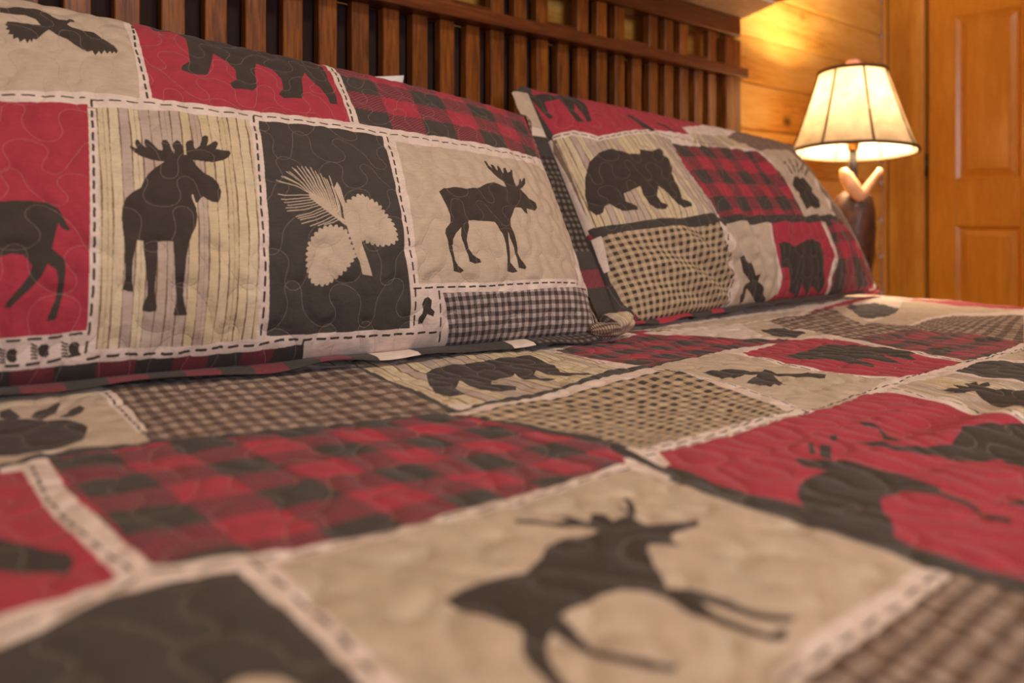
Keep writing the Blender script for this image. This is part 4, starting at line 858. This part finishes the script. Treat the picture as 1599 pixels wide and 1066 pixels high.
for cl_ in (near,):
    cl_.rgb[:] = np.array(COL['cream'], np.float32) / 255
    # quiet blocks beneath: beyond the traced part and under the pillows
    for a_, k in (((-110, -110, 120, -110, 120, 130, -110, 130), 'stripe'), ((140, -110, 250, -110, 250, 115, 140, 115), 'red'), ((500, -110, 800, -110, 800, 110, 500, 110), 'beige'),
                  ((820, -110, 1100, -110, 1100, 200, 820, 200), 'charcoal'), ((1120, -110, 1420, -110, 1420, 150, 1120, 150), 'red'), ((1440, -110, 1780, -110, 1780, 200, 1440, 200), 'gingham')):
        near.fill(a_, k, None, a_, (300, 250, 17))
qlabels = paint(near, 'bed')
near.stitches(3, L=128, pitch=46, w=.8); far.stitches(5, L=125, pitch=38, w=1.5)
near_m = fabric('quilt_print', near.image('quilt_print'), near.himage('quilt_relief'))
far_m = fabric('quilt_print_outer', far.image('quilt_print_outer'), far.himage('quilt_relief_outer'))
s_ = np.concatenate([np.arange(BED_X0 - .45, -.11, .02), np.arange(-.11, 1.895, .0032), np.arange(1.895, BED_X1 + .50, .02)])
t_ = np.concatenate([np.arange(BED_Y0 - .45, -.11, .02), np.arange(-.11, 1.10, .0032)])
sg, tg = np.meshgrid(s_, t_, indexing='ij')
def over_edge(p, e, r=.055):
    """distance past the edge -> how far out and how far down the cloth lies"""
    q = np.clip(p - e, 0, None); a = np.clip(q / r, 0, math.pi / 2)
    return np.where(q > 0, r * np.sin(a) + .02 * np.clip(q - r * 1.57, 0, None), 0), np.where(q > 0, r * (1 - np.cos(a)) + np.clip(q - r * math.pi / 2, 0, None), 0)
ox, dz1 = over_edge(sg, BED_X1 - .04); oxl, dz2 = over_edge(-sg, -(BED_X0 + .02)); oy, dz3 = over_edge(-tg, -(BED_Y0 + .02))
px_ = np.clip(sg, BED_X0 + .02, BED_X1 - .04) + ox - oxl; py_ = np.maximum(tg, BED_Y0 + .02) - oy
pz_ = bed_z(sg, np.maximum(tg, BED_Y0)) - np.maximum(np.maximum(dz1, dz2), dz3)
drop = np.maximum(np.maximum(dz1, dz2), dz3)
px_ = px_ + np.where(dz1 > .05, .012 * np.sin(tg * 19 + 1) * np.clip(drop * 4, 0, 1), 0) ; py_ = py_ - np.where(dz3 > .05, .012 * np.sin(sg * 17) * np.clip(drop * 4, 0, 1), 0)
inn = (sg > -.108) & (sg < 1.898) & (tg > -.108)
hn = near.sample(near.hgt, sg * 1000, tg * 1000)
pz_ = pz_ + np.where(inn, (hn - .7) * .0022, 0)
PQ = np.stack([px_, py_, pz_], -1)
ctr = lambda a: (a[:-1, :-1] + a[1:, 1:]) / 2
sc, tcn = ctr(sg), ctr(tg); inq = (sc > -.108) & (sc < 1.893) & (tcn > -.108)
idg = np.where(inq, near.sample(near.ids, sc * 1000, tcn * 1000), far.sample(far.ids, sc * 1000, tcn * 1000))
matg = np.where(inq, 0, 1)
uvn = lambda c_: np.stack([(sg * 1000 - c_.x0) / (c_.W * c_.res), (tg * 1000 - c_.y0) / (c_.H * c_.res)], -1)
quilt = thing('quilt', (.75, .1, EYE - .2), 'patchwork lodge quilt in red, beige and charcoal blocks spread over the bed', 'quilt')
# drop blocks that end up as slivers
for k in np.unique(idg):
    if (idg == k).sum() < 30: idg[idg == k] = 0
split_surface(quilt, PQ, None, idg, [near_m, far_m], matg, [uvn(near), uvn(far)], qlabels,
              lambda k: 'sashing' if k == 0 or k > 900 else 'quilt_block')

# ================================================================ THE PILLOWS
def make_pillow(surf, P, name, label, cat, nx, ny, seedst, flange, flange_cols, group=None):
    W, H = P['W'], P['H']
    cl_ = Cloth(-5, W * 1000 + 5, -5, H * 1000 + 5, .42)
    cl_.rgb[:] = np.array(COL['cream'], np.float32) / 255
    labels = paint(cl_, surf)
    cl_.stitches(seedst)
    m = fabric(name + '_print', cl_.image(name + '_print'), cl_.himage(name + '_relief', 6.0))
    # more rows where the surface turns over
    ss = (1 - np.cos(np.linspace(0, math.pi, nx))) / 2 * .35 + np.linspace(0, 1, nx) * .65
    tt = (1 - np.cos(np.linspace(0, math.pi, ny))) / 2 * .55 + np.linspace(0, 1, ny) * .45
    u, v = np.meshgrid(ss, tt, indexing='ij')
    Pf = pillow(u, v, P)
    du = np.gradient(Pf, axis=0); dv = np.gradient(Pf, axis=1); Nn = np.cross(du, dv); Nn /= np.linalg.norm(Nn, axis=-1, keepdims=True) + 1e-9
    h = cl_.sample(cl_.hgt, u * W * 1000, v * H * 1000)
    edge = np.clip(np.minimum.reduce([u, 1 - u, v, 1 - v]) / .03, 0, 1)
    Pf = Pf + Nn * ((h - .7) * .0036 * edge)[..., None]
    root = thing(name, (float(Pf[nx // 2, 0, 0]), float(Pf[nx // 2, 0, 1]), EYE + float(bed_base(Pf[nx // 2, 0, 0], Pf[nx // 2, 0, 1]))), label, cat, group)
    uc, vc = ctr(u), ctr(v)
    idp = cl_.sample(cl_.ids, uc * W * 1000, vc * H * 1000).astype(int)
    for k in np.unique(idp):
        if (idp == k).sum() < 30: idp[idp == k] = 0
    uvp = np.stack([(u * W * 1000 - cl_.x0) / (cl_.W * cl_.res), (v * H * 1000 - cl_.y0) / (cl_.H * cl_.res)], -1)
    split_surface(root, Pf, None, idp, [m], np.zeros_like(idp), [uvp], labels, lambda k: 'sashing' if k == 0 or k > 900 else 'patch')
    # plain back
    bx, by = 70, 44
    u2, v2 = np.meshgrid(np.linspace(0, 1, bx), np.linspace(0, 1, by), indexing='ij')
    Pb = pillow(u2, v2, P, -1.0)
    ub = np.stack([np.full_like(u2, .5), np.full_like(u2, .5)], -1)
    split_surface(root, Pb[::-1], None, np.zeros((bx - 1, by - 1), int), [back_m], np.zeros((bx - 1, by - 1), int), [ub], {}, lambda k: 'back_panel')
    # flange: flat border outside the seam, following the four sides
    per = []
    e = (P['c'][1] - P['c'][0]); e = e / np.linalg.norm(e)
    upv = (P['c'][3] - P['c'][0]); upv = upv / np.linalg.norm(upv)
    for side in range(4):
        k = np.linspace(0, 1, 120 if side % 2 == 0 else 80)
        uu, vv = ((k, 0 * k), (1 + 0 * k, k), (1 - k, 1 + 0 * k), (0 * k, 1 - k))[side]
        A = pillow(uu[None], vv[None], P)[0]
        dirv, wd, key = flange[side]
        d = np.array(dirv, float); d = d / np.linalg.norm(d)
        wv = wd * (1 + .12 * wnoise(k * 3, k * 0 + side, 40 + side, 9))
        f = smooth(k, 0, .04) * smooth(1 - k, 0, .04)
        B = A + d * (wv * (.25 + .75 * f))[:, None]
        nrm = np.cross(e if side % 2 == 0 else upv, d); nrm /= np.linalg.norm(nrm)
        B = B + nrm * (.004 * wnoise(k * 4, k * 0, 50 + side, 16))[:, None]
        zb = bed_base(B[:, 0], B[:, 1]) + .004 + (.005 + .0045 * wnoise(k * 5, k * 0, 60, 9)) * (side == 0)
        B[:, 2] = np.maximum(B[:, 2], zb); A2 = A.copy(); A2[:, 2] = np.maximum(A2[:, 2], bed_base(A2[:, 0], A2[:, 1]) + .003)
        R = []
        for q, th in ((0, .004), (.35, .0045), (.8, .004), (1.0, .0015)):
            R.append(A2 * (1 - q) + B * q + np.array([0, -.25, 1.0]) * th * (1 if side == 0 else .3) - (np.array([0, 1.0, 0]) * th * (0 if side == 0 else 1)))
        for q, th in ((1.0, -.0015), (.5, .003), (0, .003)):
            R.append(A2 * (1 - q) + B * q - np.array([0, -.25, 1.0]) * (th * .4 if side == 0 else 0) + (np.array([0, 1.0, 0]) * th * (0 if side == 0 else 1)))
        G = np.stack(R, 1)
        L_ = float(np.linalg.norm(A[1:] - A[:-1], axis=1).sum()) * 1000
        fc = Cloth(0, L_, 0, 40, .6); fc.rgb[:] = np.array(COL['charcoal'], np.float32) / 255
        for (f0, f1, pat) in flange_cols[side]:
            a_ = [L_ * f0, 0, L_ * f1, 0, L_ * f1, 40, L_ * f0, 40]
            nn = max(1, round(L_ * (f1 - f0) / 34))
            fc.fill(a_, pat, None, a_, ((L_ * (f1 - f0), 40, 12) if pat in ('gingham', 'dots', 'dark') else (L_ * (f1 - f0), 40, nn, 1, 3)))
        fm = fabric(name + '_flange_%d' % side, fc.image(name + '_flange_%d' % side), fc.himage(name + '_flange_relief_%d' % side))
        q_ = np.array([0, .35, .8, 1, 1, .5, 0]); kk, qq = np.meshgrid(k, q_, indexing='ij')
        ob = split_surface(root, G, None, np.zeros((G.shape[0] - 1, G.shape[1] - 1), int), [fm], np.zeros((G.shape[0] - 1, G.shape[1] - 1), int), [np.stack([kk, qq * .96 + .02], -1)], {}, lambda k: 'flange')
    return root
def crumple(name, root, centre, ax, r, cols, seed):
    """a gathered pillow corner: a lumpy closed lobe"""
    cc = Cloth(0, 200, 0, 100, .6)
    for f0, f1, c_ in cols: cc.fill([200 * f0, 0, 200 * f1, 0, 200 * f1, 100, 200 * f0, 100], c_, None, [0, 0, 200, 0, 200, 100, 0, 100], (200, 100, 12))
    cm = fabric(name + '_print', cc.image(name + '_print'), cc.himage(name + '_relief'))
    th_, ph_ = np.meshgrid(np.linspace(0, math.pi, 60), np.linspace(0, 2 * math.pi, 72), indexing='ij')
    ax = np.array(ax, float); L0 = np.linalg.norm(ax); ax = ax / L0; s1 = np.cross(ax, [0, 0, 1]); s1 /= np.linalg.norm(s1); s2 = np.cross(s1, ax)
    lump = 1 + .10 * np.sin(3 * ph_ + 3 * np.cos(th_)) + .05 * np.sin(5 * ph_ - 4 * np.cos(th_) + seed) + .025 * np.sin(9 * ph_ + 5 * np.cos(th_))
    rr = r * np.sin(th_) ** .7 * lump
    G = np.array(centre) + ax * (-np.cos(th_) * L0 / 2)[..., None] + s1 * (rr * np.cos(ph_))[..., None] + s2 * (rr * .72 * np.sin(ph_))[..., None]
    G[..., 2] = np.maximum(G[..., 2], bed_base(G[..., 0], G[..., 1]) + .004)
    split_surface(root, G, None, np.zeros((59, 71), int), [cm], np.zeros((59, 71), int), [np.stack([th_ / math.pi, ph_ / 6.2832], -1)], {}, lambda k: 'gathered_corner')
back_m = plain('sham_back', (84, 74, 70), .9, noise=.1)
fl = [((.0, -1, -.3), .034, 0), ((1, .5, -.1), .012, 1), ((0, .8, -.6), .03, 2), ((-1, .4, 0), .03, 3)]
flc = [[(0, .58, 'plaid'), (.58, .64, 'cream'), (.64, .80, 'charcoal'), (.80, .84, 'cream'), (.84, 1, 'dark')], [(0, .12, 'gingham'), (.12, .2, 'cream'), (.2, .62, 'red'), (.62, 1, 'gingham')], [(0, 1, 'taupe')], [(0, 1, 'charcoal')]]
lp = make_pillow('left', LEFT, 'quilted_pillow', 'large patchwork pillow at the left with a front-facing moose and pine cones', 'pillow', 300, 190, 11, fl, flc, 'patchwork pillows against the headboard')
fr = [((.0, -1, -.3), .013, 0), ((.8, .6, 0), .012, 1), ((0, .8, -.6), .03, 2), ((-1, -.1, .02), .048, 3)]
frc = [[(0, .06, 'red'), (.10, .2, 'red'), (.27, .31, 'red'), (.33, .9, 'charcoal'), (.9, 1, 'red')], [(0, .3, 'red'), (.3, 1, 'beige')], [(0, 1, 'taupe')], [(0, .03, 'charcoal'), (.03, .20, 'beige'), (.20, .24, 'cream'), (.24, .33, 'charcoal'), (.33, .72, 'dark'), (.72, .92, 'plaid'), (.92, 1, 'charcoal')]]
make_pillow('right', RIGHT, 'quilted_pillow', 'patchwork pillow at the right with a walking bear, nearer the lamp', 'pillow', 290, 180, 17, fr, frc, 'patchwork pillows against the headboard')
crumple('gathered_corner', lp, (.858, .747, -.168), (.066, .006, .006), .022, [(0, .30, 'dark'), (.30, .78, 'stripe'), (.78, 1, 'charcoal')], 1)
crumple('gathered_corner_back', lp, (.812, .728, -.172), (.05, -.012, 0), .016, [(0, 1, 'gingham')], 3)
# white pillow standing behind the front one, only its corner shows
whitem = plain('white_cotton', (232, 228, 224), .9, noise=.04)
WP = dict(c=[V(.06, 1.045, -.16), V(.66, 1.045, -.16), V(.697, 1.075, .226), V(.06, 1.07, .20)], T=.03, W=.6, H=.4, seed=8, pu=3, pv=2.6, q=.5, pull=.012, pullv=.02)
u, v = np.meshgrid(np.linspace(0, 1, 60), np.linspace(0, 1, 40), indexing='ij')
wp = thing('white_pillow', (.35, 1.045, EYE - .18), 'plain white pillow behind the large moose pillow, only its corner showing', 'pillow')
for sd, nm in ((1.0, 'front_panel'), (-1.0, 'back_panel')):
    G = pillow(u, v, WP, sd); G = G if sd > 0 else G[::-1]
    split_surface(wp, G, None, np.zeros((59, 39), int), [whitem], np.zeros((59, 39), int), [np.stack([u, v], -1)], {}, lambda k, nm=nm: nm)

# ================================================================ NIGHTSTAND AND LAMP
NS = -.30
nsw = wood('nightstand_wood', (120, 66, 28), (150, 88, 38), (172, 106, 52), 'X', 8, .4, False, .1)
ns = thing('nightstand', (2.10, .95, 0), 'brown wooden nightstand under the lamp beside the bed', 'nightstand')
box('top', 1.90, 2.34, .74, 1.17, NS - .025, NS, nsw, ns, .004, 2)
for x0 in (1.92, 2.28):
    for y0 in (.76, 1.11): box('leg', x0, x0 + .04, y0, y0 + .04, -EYE, NS - .025, nsw, ns, .003)
box('drawer', 1.962, 2.278, .757, .775, NS - .16, NS - .035, nsw, ns, .003)
box('carcass', 1.96, 2.28, .775, 1.13, NS - .17, NS - .025, nsw, ns, .002)
box('shelf', 1.94, 2.30, .78, 1.13, -EYE + .15, -EYE + .17, nsw, ns, .002)
LX, LY = 2.085, .955
lamp = thing('table_lamp', (LX, LY, EYE + NS), 'lit table lamp with a panelled parchment shade and antler base', 'lamp')
bark = plain('dark_carved_wood', (66, 34, 18), .55, noise=.75, nscale=40, coat=.1)
prof = [(0, NS), (.085, NS), (.088, NS + .02), (.07, NS + .035), (.05, NS + .06), (.046, NS + .12), (.054, NS + .18), (.056, NS + .25), (.054, NS + .30), (.050, NS + .335), (.030, NS + .352), (0, NS + .356)]
bm = bmesh.new(); rings = []
for r, z in prof:
    rings.append([bm.verts.new((LX + r * math.cos(a) * (1 + .10 * math.sin(3 * a + z * 22)) + .006 * math.sin(z * 30), LY + r * math.sin(a) * (1 + .08 * math.cos(4 * a + z * 31)), z)) for a in [2 * math.pi * k / 28 for k in range(28)]])
for a, b in zip(rings[:-1], rings[1:]):
    for k in range(28): bm.faces.new((a[k], a[(k + 1) % 28], b[(k + 1) % 28], b[k]))
place('lamp_base', mesh_from_bm(bm, 'lamp_base', bark, True), lamp)
antler = plain('antler', (226, 176, 138), .45, noise=.2, nscale=30)
RV = Vector((FY, -FX, 0))     # sideways as seen from the bed
c0 = Vector((LX, LY, 0)) - Vector((FX, FY, 0)) * .045
for pts, rd in (([(-.048, .112), (-.040, .094), (-.026, .068), (-.010, .046), (.0, .026)], [.009, .018, .021, .019, .010]),
                ([(-.002, .03), (.012, .052), (.030, .078), (.046, .098), (.056, .110)], [.011, .012, .010, .009, .010])):
    tube('antler', [c0 + RV * a + Vector((0, 0, z)) for a, z in pts], rd, antler, lamp, 12)
iron = plain('blackened_iron', (40, 40, 46), .45, .7)
tube('stem', [(LX, LY, NS + .36), (LX, LY, .17)], .011, iron, lamp, 14)
sock = plain('socket_brass', (196, 160, 96), .35, .8)
tube('socket', [(LX, LY, .165), (LX, LY, .20), (LX, LY, .205), (LX, LY, .225)], [.014, .018, .018, .016], sock, lamp, 16)
# harp and finial
tube('harp', [(LX, LY - .02, .18), (LX, LY - .05, .22), (LX, LY - .058, .29), (LX, LY - .045, .36), (LX, LY, .386), (LX, LY + .045, .36), (LX, LY + .058, .29), (LX, LY + .05, .22), (LX, LY + .02, .18)], .0022, sock, lamp, 8)
lathe('finial', [(0, .383), (.012, .385), (.018, .392), (.021, .403), (.018, .413), (.009, .418), (0, .419)], plain('finial_resin', (222, 164, 150), .4), lamp, LX, LY, 20)
# bulb
lathe('bulb', [(0, .226), (.014, .228), (.016, .25), (.026, .292), (.030, .315), (.024, .338), (.012, .348), (0, .35)], plain('bulb_glass', (255, 240, 220), .3, emis=(255, 224, 184), estr=640), lamp, LX, LY, 20)
# shade: eight parchment panels, dark seams, trim bands
sm, nt, b = mat_new('parchment')
N_, Lk_ = nt.nodes, nt.links
tcn_ = N_.new('ShaderNodeTexCoord'); nz_ = N_.new('ShaderNodeTexNoise'); nz_.inputs['Scale'].default_value = 26; nz_.inputs['Detail'].default_value = 5; Lk_.new(tcn_.outputs['Object'], nz_.inputs['Vector'])
pc = ramp(nt, nz_.outputs['Fac'], [(.3, lin((176, 160, 136))), (.7, lin((206, 192, 168)))])
tr = N_.new('ShaderNodeBsdfTranslucent'); df = N_.new('ShaderNodeBsdfDiffuse'); mxs = N_.new('ShaderNodeMixShader'); mxs.inputs[0].default_value = .30
tint = N_.new('ShaderNodeMix'); tint.data_type = 'RGBA'; tint.blend_type = 'MULTIPLY'; tint.inputs[0].default_value = 1; Lk_.new(pc, tint.inputs[6]); tint.inputs[7].default_value = (.30, .255, .205, 1)
Lk_.new(tint.outputs[2], tr.inputs[0]); Lk_.new(pc, df.inputs[0]); Lk_.new(df.outputs[0], mxs.inputs[1]); Lk_.new(tr.outputs[0], mxs.inputs[2])
Lk_.new(mxs.outputs[0], N_['Material Output'].inputs[0])
trimm = plain('shade_trim', (96, 72, 44), .8)
RBm, RTp, ZB, ZT = .163, .088, .160, .380
from mathutils import Matrix
TILT = Matrix.Rotation(math.radians(-5.0), 3, Vector((FY, -FX, 0))) @ Matrix.Rotation(math.radians(1.8), 3, Vector((FX, FY, 0)))
def shade_pt(f, k, n=8, rot=math.radians(-3)):
    """f height fraction, k panel coordinate"""
    r = RBm + (RTp - RBm) * (f ** .88)
    a = rot + 2 * math.pi * k / n
    fr_ = (k % 1.0); r2 = r * (1 - .022 * math.sin(math.pi * fr_))
    z = ZB + (ZT - ZB) * f
    p = Vector((r2 * math.cos(a), r2 * math.sin(a), z - .30))
    p = TILT @ p
    return (LX + p.x, LY + p.y, p.z + .30)
for k in range(8):
    bm = bmesh.new(); g = [[bm.verts.new(shade_pt(i / 10, k + j / 8)) for j in range(9)] for i in range(11)]
    for i in range(10):
        for j in range(8): bm.faces.new((g[i][j], g[i][j + 1], g[i + 1][j + 1], g[i + 1][j]))
    place('shade_panel', mesh_from_bm(bm, 'shade_panel', sm, True), lamp)
    tube('shade_seam', [shade_pt(i / 10, k + 1e-6) for i in range(11)], .0034, trimm, lamp, 6)
for f, rr, nm in ((0.0, .0050, 'shade_trim'), (1.0, .0058, 'shade_trim')):
    pts = [shade_pt(f, kk / 8) for kk in range(65)]
    tube(nm, pts, rr, trimm, lamp, 8, cap=False)
for k in range(3):
    a = 2 * math.pi * k / 3 + .4
    tube('spider_arm', [(LX, LY, .384), shade_pt(1.0, 8 * (a - math.radians(-3)) / (2 * math.pi))], .0018, sock, lamp, 6)
